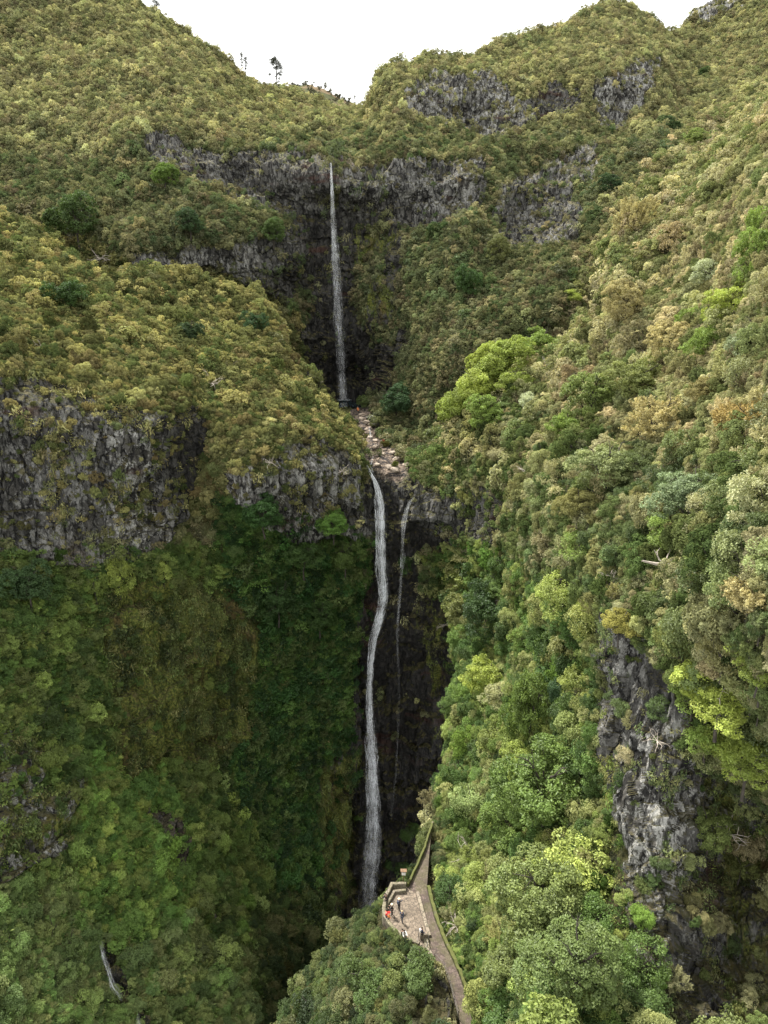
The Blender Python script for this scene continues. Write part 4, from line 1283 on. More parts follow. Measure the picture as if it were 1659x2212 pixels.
def skinned(name, joints, edges, radii, m, parent, root=0, sub=1):
    me = bpy.data.meshes.new(name + '_rig')
    me.from_pydata([tuple(j) for j in joints], edges, [])
    o = bpy.data.objects.new(name, me); link(o)
    o.modifiers.new('skin', 'SKIN')
    for i, rr in enumerate(radii):
        me.skin_vertices[0].data[i].radius = (rr, rr) if not isinstance(rr, tuple) else rr
        me.skin_vertices[0].data[i].use_root = (i == root)
    sb = o.modifiers.new('sub', 'SUBSURF'); sb.levels = sub; sb.render_levels = sub
    dg = bpy.context.evaluated_depsgraph_get()
    ev = bpy.data.meshes.new_from_object(o.evaluated_get(dg))
    o.modifiers.clear(); o.data = ev; ev.name = name
    ev.materials.clear(); ev.materials.append(m)
    for p in ev.polygons: p.use_smooth = True
    o.parent = parent
    return o


def person(x, y, yaw, label, top, legs, hat, hatkind='hair', stride=.0, arms=(.15, -.1), bend=(.2, .2), lean=0., h=1.74, zb=ZT, pos=None, group=None, sit=False, pack=None):
    root = bpy.data.objects.new('person', None); link(root)
    p = ray_plane(x, y, zb) if pos is None else pos
    root.location = (p[0], p[1], zb if pos is None else pos[2]); root.rotation_euler = (0, 0, yaw)
    tag(root, label, 'person', group)
    s = h / 1.74
    def v(*a): return Vector(a)
    J = {}
    hipz = .92 if not sit else .50
    J['pel'] = v(0, 0, hipz); J['waist'] = v(0, -lean * .12, hipz + .18); J['chest'] = v(0, -lean * .3, hipz + .40); J['neck'] = v(0, -lean * .42, hipz + .56); J['head'] = v(0, -.02 - lean * .5, hipz + .66); J['crown'] = v(0, -.005 - lean * .55, hipz + .77); J['nose'] = v(0, -.115 - lean * .52, hipz + .675)
    ed = [('pel', 'waist'), ('waist', 'chest'), ('chest', 'neck'), ('neck', 'head'), ('head', 'crown'), ('head', 'nose')]
    rad = dict(pel=(.135, .105), waist=(.125, .09), chest=(.155, .11), neck=.052, head=(.078, .092), crown=(.06, .075), nose=.012)
    for sd_, sg_ in (('l', 1), ('r', -1)):
        st_ = stride * sg_
        J['hip' + sd_] = v(.09 * sg_, 0, hipz - .05)
        if sit:
            J['kn' + sd_] = v(.12 * sg_, -.42, .50); J['an' + sd_] = v(.12 * sg_, -.45, .09)
        else:
            J['kn' + sd_] = v(.10 * sg_, -st_ * .45 - .02, .49); J['an' + sd_] = v(.10 * sg_, -st_ * .9 + (.06 if st_ < 0 else 0), .09)
        J['to' + sd_] = J['an' + sd_] + v(.02 * sg_, -.16, -.05)
        ed += [('pel', 'hip' + sd_), ('hip' + sd_, 'kn' + sd_), ('kn' + sd_, 'an' + sd_), ('an' + sd_, 'to' + sd_)]
        rad.update({'hip' + sd_: .088, 'kn' + sd_: .056, 'an' + sd_: .040, 'to' + sd_: .032})
        sw = arms[0 if sg_ > 0 else 1]; bd = bend[0 if sg_ > 0 else 1]
        sh = J['chest'] + v(.185 * sg_, 0, .085); el = sh + v(.045 * sg_, -.29 * math.sin(sw), -.28 * math.cos(sw)); wr = el + v(-.02 * sg_, -.25 * math.sin(sw + bd), -.25 * math.cos(sw + bd)); 
        J['sh' + sd_], J['el' + sd_], J['wr' + sd_] = sh, el, wr
        fd = (wr - el).normalized(); pm = wr + fd * .07; J['pm' + sd_] = pm
        ed += [('chest', 'sh' + sd_), ('sh' + sd_, 'el' + sd_), ('el' + sd_, 'wr' + sd_), ('wr' + sd_, 'pm' + sd_)]
        rad.update({'sh' + sd_: .062, 'el' + sd_: .042, 'wr' + sd_: .028, 'pm' + sd_: (.034, .018)})
        across = v(0, 1, 0).cross(fd) if abs(fd.y) < .9 else v(0, 0, 1).cross(fd); across = v(0, -1, 0) if across.length < .1 else v(0, -.9, 0) + across * .1; across.normalize()
        for fi, (off, ln) in enumerate(((.026, .07), (.009, .08), (-.009, .075), (-.026, .058))):
            a = pm + across * off + fd * .02; b = a + fd * ln * .55; c = b + (fd + v(-.5 * sg_, 0, 0)).normalized() * ln * .45
            for nm, q in (('a', a), ('b', b), ('c', c)): J['f%d%s%s' % (fi, nm, sd_)] = q; rad['f%d%s%s' % (fi, nm, sd_)] = .0088
            ed += [('pm' + sd_, 'f%da%s' % (fi, sd_)), ('f%da%s' % (fi, sd_), 'f%db%s' % (fi, sd_)), ('f%db%s' % (fi, sd_), 'f%dc%s' % (fi, sd_))]
        ta = wr + fd * .03 + across * .035; tb = ta + (fd + across * .6).normalized() * .045
        J['ta' + sd_] = ta; J['tb' + sd_] = tb; rad['ta' + sd_] = .011; rad['tb' + sd_] = .009
        ed += [('wr' + sd_, 'ta' + sd_), ('ta' + sd_, 'tb' + sd_)]
    def build(name, keys, edges, grow_, m, over=None):
        ks = list(keys); ix = {k: i for i, k in enumerate(ks)}
        rr = []
        for k in ks:
            q = (over or {}).get(k, rad[k]); q = q if isinstance(q, tuple) else (q, q)
            rr.append(((q[0] + grow_) * s, (q[1] + grow_) * s))
        return skinned(name, [J[k] * s for k in ks], [(ix[a], ix[b]) for a, b in edges], rr, m, root)
    build('body', J.keys(), ed, 0, M_skin)
    tk = ['chest', 'waist', 'pel', 'shl', 'ell', 'wrl', 'shr', 'elr', 'wrr']
    build('jacket', tk, [('chest', 'waist'), ('waist', 'pel'), ('chest', 'shl'), ('shl', 'ell'), ('ell', 'wrl'), ('chest', 'shr'), ('shr', 'elr'), ('elr', 'wrr')], .022, top)
    lk = ['pel', 'hipl', 'knl', 'anl', 'hipr', 'knr', 'anr']
    build('trousers', lk, [('pel', 'hipl'), ('hipl', 'knl'), ('knl', 'anl'), ('pel', 'hipr'), ('hipr', 'knr'), ('knr', 'anr')], .014, legs)
    for sd_ in 'lr':
        build('shoe', ['an' + sd_, 'to' + sd_], [('an' + sd_, 'to' + sd_)], .014, DGREY)
    hc = (J['head'] * .35 + J['crown'] * .65) * s
    bm = bmesh.new(); bmesh.ops.create_uvsphere(bm, u_segments=12, v_segments=8, radius=1)
    bmesh.ops.delete(bm, geom=[w for w in bm.verts if w.co.z < -.35 and w.co.y < .1], context='VERTS')
    for w in bm.verts: w.co = Vector((w.co.x * .098, w.co.y * .112 + .018, w.co.z * .095)) * s + hc
    if hatkind == 'hat':
        res = bmesh.ops.create_cone(bm, cap_ends=True, segments=16, radius1=.19 * s, radius2=.12 * s, depth=.03)
        for w in res['verts']: w.co += hc + Vector((0, -.01, .015))
    me = bpy.data.meshes.new('hat' if hatkind == 'hat' else 'hair'); bm.to_mesh(me); bm.free(); me.materials.append(hat)
    for p_ in me.polygons: p_.use_smooth = True
    link(bpy.data.objects.new(me.name, me), root)
    if pack:
        b = box('rucksack', (.30 * s, .18 * s, .46 * s), (J['chest'] * s + Vector((0, .20, -.06)))[:], pack, root, 0, .05)
    return root


def cpx(cx, cy): return ((1200 + cx / 6.636) / 1.507, (2850 + cy / 6.636) / 1.507)
G_ = 'visitors on the terrace'
x, y = cpx(655, 742); person(x, y, 2.6, 'person in navy jacket and beige cap standing near the top of the terrace', NAVY, BLACK, BEIGE, 'hat', .05, (.1, .9), (.2, .9), group=G_, pack=GREYB)
x, y = cpx(507, 860); person(x, y, -1.9, 'person in black with a cream sun hat near the terrace bench', BLACK, BLACK, BEIGE, 'hat', .02, (.3, .3), (1.3, 1.3), group=G_)
x, y = cpx(718, 1010); person(x, y, 2.9, 'person in slate blue walking across the middle of the terrace', GREYB, GREYB, BLOND, 'hair', .16, (.35, -.3), (.2, .3), group=G_)
x, y = cpx(380, 640); person(x, y, -2.2, 'person in black leaning against the left parapet', BLACK, BLACK, HAIR, 'hair', .05, (.5, .4), (.7, .8), .35, group=G_)
x, y = cpx(385, 1000); person(x, y, 1.9, 'person in bright red jacket at the left parapet', RED, BLACK, HAIR, 'hair', .03, (.3, .2), (.5, .6), .1, group=G_)
x, y = cpx(425, 1040); person(x, y, 1.8, 'person in orange jacket beside the one in red', ORANGE, DGREY, RED, 'hat', .05, (.2, .3), (.6, .4), .1, group=G_)
x, y = cpx(730, 1405); person(x, y, .9, 'person in dark clothes at the front edge of the terrace beside one in white', BLACK, BLACK, HAIR, 'hair', .02, (.2, .2), (.4, .4), h=1.7, group=G_)
x, y = cpx(768, 1412); person(x, y, .3, 'person in white top at the front edge of the terrace', WHITEC, WHITEC, HAIR, 'hair', .03, (.9, .7), (.5, .6), .15, h=1.66, group=G_)
x, y = cpx(1150, 1375); person(x, y, 1.6, 'person in navy with a pale bag standing by the head of the stone steps', NAVY, BLACK, HAIR, 'hair', .05, (.2, .5), (.2, 1.0), group=G_, pack=WHITEC)
q, _ = surf(828.5, 964)
person(0, 0, 2.8, 'person in red jacket standing on the pale stream rocks above the lower fall', RED, BLACK, HAIR, 'hair', .08, (.6, .5), (.8, .9), pos=tuple(q))
q, _ = surf(772, 889)
person(0, 0, .4, 'person in orange sitting on the rocks at the edge of the upper pool', ORANGE, ORANGE, BLOND, 'hair', .05, (.5, .5), (.8, .8), .3, pos=(q[0], q[1], q[2] + .05), sit=True)

# ------------------------------------------------------------------ water
def water_material():
    m, n = mat('falling_water')
    out = N_(n, 'ShaderNodeOutputMaterial')
    a = N_(n, 'ShaderNodeAttribute', attribute_name='wuv'); s = N_(n, 'ShaderNodeSeparateColor'); n.links.new(a.outputs['Color'], s.inputs[0])
    cb = N_(n, 'ShaderNodeCombineXYZ'); n.links.new(mathn(n, 'MULTIPLY', s.outputs[0], 10.0), cb.inputs[0]); n.links.new(mathn(n, 'MULTIPLY', s.outputs[1], .16), cb.inputs[1])
    nz = noise(n, cb.outputs[0], 1.6, 6, .65)
    cb2 = N_(n, 'ShaderNodeCombineXYZ'); n.links.new(mathn(n, 'MULTIPLY', s.outputs[0], 2.5), cb2.inputs[0]); n.links.new(mathn(n, 'MULTIPLY', s.outputs[1], .5), cb2.inputs[1])
    nz2 = noise(n, cb2.outputs[0], 1.3, 5, .6)
    al = mathn(n, 'MULTIPLY', ramp(n, nz, .34, .66), ramp(n, nz2, .35, .6, .12, 1.))
    al = mathn(n, 'MULTIPLY', al, s.outputs[2])
    d = N_(n, 'ShaderNodeBsdfDiffuse'); d.inputs[0].default_value = (.9, .92, .95, 1)
    t = N_(n, 'ShaderNodeBsdfTranslucent'); t.inputs[0].default_value = (.85, .88, .92, 1)
    g = N_(n, 'ShaderNodeMixShader'); g.inputs[0].default_value = .35; n.links.new(d.outputs[0], g.inputs[1]); n.links.new(t.outputs[0], g.inputs[2])
    tr = N_(n, 'ShaderNodeBsdfTransparent')
    mx_ = N_(n, 'ShaderNodeMixShader'); n.links.new(al, mx_.inputs[0]); n.links.new(tr.outputs[0], mx_.inputs[1]); n.links.new(g.outputs[0], mx_.inputs[2])
    n.links.new(mx_.outputs[0], out.inputs[0])
    return m


M_water = water_material()


def fall(name, pts, label, seed, off=.9, strands=26, veil=3, dens=1.0, plumb=.5, sheet='back_valley_terrain'):
    """pts: (px, py, width px, density). A body of falling water: loose sheets and many separate strands."""
    r = np.random.default_rng(seed)
    A = np.array(pts, float)
    ys = np.arange(A[0, 1], A[-1, 1] + .1, 5.0)
    xs = np.interp(ys, A[:, 1], A[:, 0]); ws = np.interp(ys, A[:, 1], A[:, 2]); ds = np.interp(ys, A[:, 1], A[:, 3])
    dep = []
    L = LAND[sheet]
    if 'zs' not in L:
        zz = np.full(gx.shape, 1e9); xx, yy, zq = world_px(L['P'].reshape(-1, 3))
        ii = ((xx - X0) / CELL).astype(int); jj = ((yy - Y0) / CELL).astype(int)
        okk = (ii >= 0) & (ii < GX) & (jj >= 0) & (jj < GY) & (zq > 5)
        np.minimum.at(zz, (jj[okk], ii[okk]), zq[okk]); L['zs'] = zz
    for x_, y_ in zip(xs, ys):
        best = 1e9
        for dx in (-8, 0, 8):
            i = int((x_ + dx - X0) / CELL); j = int((y_ - Y0) / CELL)
            best = min(best, np.min(L['zs'][max(0, j - 1):j + 2, i]))
        dep.append(best)
    dep = np.array(dep)
    k = 9
    pad = np.pad(dep, k, mode='edge'); dep = np.array([np.min(pad[i:i + 2 * k + 1]) * (plumb) + np.mean(pad[i:i + 2 * k + 1]) * (1 - plumb) for i in range(len(dep))])
    C = px_world(xs, ys, dep - off)
    hw = ws / F * dep * .42
    ds = ds * (.62 + .75 * vnoise(np.stack([ys / 23., ys * 0 + seed, ys * 0], -1), seed))
    dist = np.concatenate([[0], np.cumsum(np.linalg.norm(np.diff(C, axis=0), axis=1))])
    V, Fq, UV = [], [], []
    def ribbon(c, w, al, u0, cols, du):
        o = len(V); n = len(c)
        for i in range(n):
            for q in range(cols):
                f = q / (cols - 1)
                e = math.sin(math.pi * f) ** (1.7 if cols > 3 else .6)
                bulge = -e * w[i] * .35
                V.append((c[i][0] + (f - .5) * 2 * w[i], c[i][1] + bulge, c[i][2]))
                UV.append((u0 + f * du, dist_[i], al[i] * (e if cols > 3 else 1), 1))
        for i in range(n - 1):
            for q in range(cols - 1):
                a = o + i * cols + q
                Fq.append((a, a + 1, a + cols + 1, a + cols))
    for l in range(veil):
        dist_ = dist
        c = C + np.array([0, -.35 * l, 0]) + np.stack([fbm(np.stack([dist / 9, dist * 0 + l * 7, dist * 0], -1), 2, seed) * hw * .3, dist * 0, dist * 0], -1)
        ribbon(c, hw * (1.45 - .35 * l), ds * (.19 + .13 * l) * dens, l * 3.7, 11, 1.2)
    for sdx in range(strands):
        n0 = int(r.integers(0, max(1, len(C) - 8))) if sdx > strands * .35 else 0
        n1 = len(C) if sdx < strands * .25 else min(len(C), n0 + int(r.integers(8, max(9, len(C) // 2 + 8))))
        if n1 - n0 < 4: continue
        u = np.clip(r.normal() * .42, -1.05, 1.05)
        idx = np.arange(n0, n1)
        wob = fbm(np.stack([dist[idx] / 5, idx * 0 + sdx * 3.1, idx * 0.], -1), 3, seed + 5) * .35
        c = C[idx] + np.stack([hw[idx] * np.clip(u + wob * 1.6, -1.25, 1.25), -.3 - r.random() * .6 + 0 * idx, 0 * idx], -1)
        ew = np.minimum(1, np.minimum(idx - n0, n1 - 1 - idx) / 4.0 + .15)
        wd = (.09 + .24 * r.random() ** 2) * (.6 + .8 * vnoise(np.stack([dist[idx] / 2, idx * 0 + sdx, idx * 0.], -1), seed)) * np.clip(hw[idx] / 1.2, .5, 1.6)
        dist_ = dist[idx]
        ribbon(c, wd, np.minimum(1.2, .8 * ds[idx]) * ew * dens * (.5 + .7 * vnoise(np.stack([dist[idx] / 3.5, idx * 0 + sdx * 1.7, idx * 0.], -1), seed + 2)), r.random() * 9, 5, .2)
    me = make_mesh(name, V, Fq, [M_water], True, {'wuv': ('FLOAT_COLOR', UV)})
    return tag(link(bpy.data.objects.new(name, me)), label, kind='structure')


fall('waterfall', [(715, 352, 5, 1), (717, 400, 8, 1), (719, 460, 12, .9), (722, 520, 17, .8), (724, 560, 21, .8), (729, 640, 25, .62), (734, 720, 25, .55), (739, 800, 25, .62), (742, 864, 24, .85)], 'tall thin upper waterfall dropping into the dark pool', 11, 1.2, 34, 3, 1.15)
fall('waterfall', [(793, 1004, 6, 1.3), (800, 1020, 10, 1.3), (810, 1037, 12, 1.3), (817, 1060, 18, 1.2), (821, 1090, 26, 1.1), (823, 1130, 28, .8), (822, 1180, 27, .8), (825, 1230, 26, 1.1), (829, 1290, 24, 1.1), (820, 1335, 24, 1.1), (808, 1380, 20, 1.1), (801, 1430, 17, 1.15), (798, 1480, 15, 1.1), (798, 1540, 20, 1.1), (800, 1600, 26, 1.1), (803, 1680, 34, 1.1), (806, 1740, 37, 1.0), (805, 1800, 42, .7), (801, 1870, 46, .5), (798, 1960, 48, .4)], 'long main waterfall falling down the black gorge wall', 12, 1.2, 70, 3, 1.4)
fall('waterfall', [(893, 1074, 5, 1.2), (885, 1083, 7, 1.2), (878, 1100, 10, 1.1), (872, 1130, 13, .9), (870, 1165, 9, .45), (869, 1185, 8, .3), (870, 1200, 12, .9), (867, 1240, 7, .6), (863, 1290, 8, .5), (859, 1340, 7, .45), (858, 1390, 5, .3), (860, 1450, 9, .10), (861, 1520, 8, .08), (858, 1600, 7, .12), (855, 1660, 6, .16), (850, 1720, 6, .2), (844, 1770, 5, .1)], 'slender side waterfall right of the main one', 13, .9, 14, 2)
fall('stream_cascade', [(797, 921, 4, 1.3), (799, 932, 6, 1.3), (801, 947, 8, 1.2)], 'short white cascade on the stream rocks below the pool', 14, .5, 10, 2)
fall('stream_cascade', [(806, 985, 3, 1.2), (803, 997, 4, 1.2), (799, 1004, 6, 1.2), (806, 1020, 5, 1.2)], 'small white cascade at the lip of the lower fall', 15, .5, 8, 2)
fall('stream_cascade', [(220, 2032, 3, .9), (227, 2060, 5, .8), (236, 2085, 4, .9), (242, 2106, 3, .7), (247, 2122, 6, .8), (256, 2135, 5, .9), (262, 2145, 6, 1.0), (268, 2155, 4, .9)], 'thin cascade in a gap of the undergrowth at lower left', 16, .8, 16, 1, 1.1, sheet='left_spur_terrain')
fall('stream_cascade', [(298, 2188, 3, .8), (303, 2205, 5, .8), (308, 2240, 5, .8)], 'thin cascade at the bottom edge below the lower left one', 17, .8, 10, 1, 1.1, sheet='left_spur_terrain')


def pool_mesh(name, c, rx, ry, z, m, seed, label):
    r = np.random.default_rng(seed)
    n = 40; V = [(c[0], c[1], z)] + [(c[0] + rx * math.cos(a) * (1 + .08 * math.sin(3 * a + seed)), c[1] + ry * math.sin(a) * (1 + .06 * math.sin(5 * a)), z) for a in np.linspace(0, 2 * math.pi, n, endpoint=False)]
    Fq = [(0, i + 1, (i + 1) % n + 1) for i in range(n)]
    me = make_mesh(name, V, np.array(Fq), [m], True)
    return tag(link(bpy.data.objects.new(name, me)), label, kind='structure')


m, n = mat('pool_water')
out = N_(n, 'ShaderNodeOutputMaterial'); bs = N_(n, 'ShaderNodeBsdfPrincipled'); bs.inputs['Base Color'].default_value = (.012, .022, .026, 1); bs.inputs['Roughness'].default_value = .12
g = N_(n, 'ShaderNodeNewGeometry'); b = N_(n, 'ShaderNodeBump'); b.inputs['Strength'].default_value = .25; n.links.new(noise(n, g.outputs['Position'], 1.5, 3), b.inputs['Height']); n.links.new(b.outputs[0], bs.inputs['Normal']); n.links.new(bs.outputs[0], out.inputs[0])
M_pool = m
pool_mesh('pool_water', POOL_C, 13, 11, ZPOOL, M_pool, 1, 'dark still plunge pool under the upper waterfall')
fc = ray_plane(742, 864, ZPOOL)
m, n = mat('foam')
out = N_(n, 'ShaderNodeOutputMaterial'); d = N_(n, 'ShaderNodeBsdfDiffuse'); d.inputs[0].default_value = (.7, .73, .75, 1); tr = N_(n, 'ShaderNodeBsdfTransparent'); g = N_(n, 'ShaderNodeNewGeometry'); mxs = N_(n, 'ShaderNodeMixShader')
n.links.new(ramp(n, noise(n, g.outputs['Position'], 2.2, 6, .75), .46, .60), mxs.inputs[0]); n.links.new(tr.outputs[0], mxs.inputs[1]); n.links.new(d.outputs[0], mxs.inputs[2]); n.links.new(mxs.outputs[0], out.inputs[0])
pool_mesh('pool_foam', fc[:2], 2.8, 2.0, ZPOOL + .06, m, 2, 'white foam where the upper waterfall meets the pool')

# ------------------------------------------------------------------ boulders in the stream bed
def boulder_mesh(seed):
    bm = bmesh.new(); bmesh.ops.create_icosphere(bm, subdivisions=3, radius=1)
    r = np.random.default_rng(seed)
    co = np.array([v.co[:] for v in bm.verts])
    pl = unit(r.normal(size=(11, 3)));
    d = co.copy()
    for p_ in pl:
        h = d @ p_; over = np.maximum(0, h - (.62 + .25 * r.random())); d = d - p_ * over[:, None]
    d = d * (1 + fbm(co * 2.2 + seed, 3, seed)[:, None] * .12)
    for v, q in zip(bm.verts, d): v.co = Vector(q)
    me = bpy.data.meshes.new('boulder'); bm.to_mesh(me); bm.free(); return me


M_boulder = simple('river_stone', (.30, .25, .20), .9, bump=.8, scale=2.5, var=.4)
M_boulderd = simple('wet_river_stone', (.07, .06, .06), .6, bump=.8, scale=2.5, var=.4)
BM = [boulder_mesh(s) for s in range(5)]
for q in BM: q.materials.append(M_boulder)
BMd = [q.copy() for q in BM]
for q in BMd: q.materials.clear(); q.materials.append(M_boulderd)
BL = [(783, 898, .9, 0, 'pale boulder at the outflow of the pool'), (776, 893, .7, 0, 'small pale stone right beside the sitting person in orange'), (800, 905, 1.4, 1, 'dark boulder below the sapling by the pool'), (792, 912, 1.1, 0, 'rounded pale boulder above the short cascade'), (806, 915, 1.5, 1, 'large dark wedge shaped boulder above the short cascade'), (799, 918, 1.0, 0, 'pinkish boulder standing at the head of the short cascade'),
      (786, 925, .8, 0, 'flat pale stone left of the short cascade'), (790, 940, .9, 0, 'pale stone at the left bank of the small basin'), (812, 950, .8, 0, 'low stone right of the small basin'), (846, 980, .9, 0, 'pale boulder downstream of the person in red'), (856, 986, 1.2, 0, 'tall pale boulder beside the heath at the right bank'), (866, 992, 1.1, 0, 'blocky boulder on the right bank near the fall'),
      (878, 1002, 1.2, 0, 'pale boulder at the right end of the rock lip'), (820, 998, .8, 0, 'small stone on the lip just right of the fall'), (838, 1008, 1.0, 0, 'pale lump of rock on the middle of the lip'), (852, 1015, 1.1, 0, 'rounded lump on the lip below the shrubs'), (812, 962, .7, 0, 'flat stone on the left of the pale slabs'), (830, 975, .7, 0, 'small flat stone near the shrub on the slabs')]
for i, (x, y, s, dk, lb) in enumerate(BL):
    q, nn = surf(x, y)
    o = link(bpy.data.objects.new('boulder', (BMd if dk else BM)[i % 5])); o.location = (q[0], q[1], q[2] + s * .1)
    o.scale = (s * 1.1, s, s * .62); o.rotation_euler = (0, 0, i * 1.7)
    tag(o, lb, 'boulder', 'boulders in the stream bed')

# ------------------------------------------------------------------ trees one can point to
def bump_tint(c, f=1.0): return tuple(float(v) * f for v in desat(srgb(*c), .22))


PROTO = {}


def tree(kind, base, up, rad, crown_me, color, label, cat, group=None, stretch=1.0, tall=.45, trunk_scale=1.0, r=random, offs=None):
    """one tree: an Empty at its foot, a trunk and a crown"""
    t = bpy.data.objects.new(kind, None); t.empty_display_size = .2; link(t)
    t.location = base
    ctr = Vector(up) * rad * tall * stretch if offs is None else Vector(offs)
    tr = bpy.data.objects.new('trunk', trunks[r.randrange(5)]); link(tr, t)
    tr.location = ctr; trunk_scale = 1.0 if rad < 2 else .8
    tr.scale = (rad * trunk_scale, rad * trunk_scale, rad * max(stretch, tall + .3)); tr.rotation_euler = (0, 0, r.random() * 6.28)
    cr_ = bpy.data.objects.new('crown', crown_me); link(cr_, t)
    cr_.location = ctr; cr_.scale = (rad, rad, rad * stretch); cr_.rotation_euler = (r.gauss(0, .08), r.gauss(0, .08), r.random() * 6.28)
    cr_.color = (*color, 1)
    tag(t, label, cat, group)
    return t


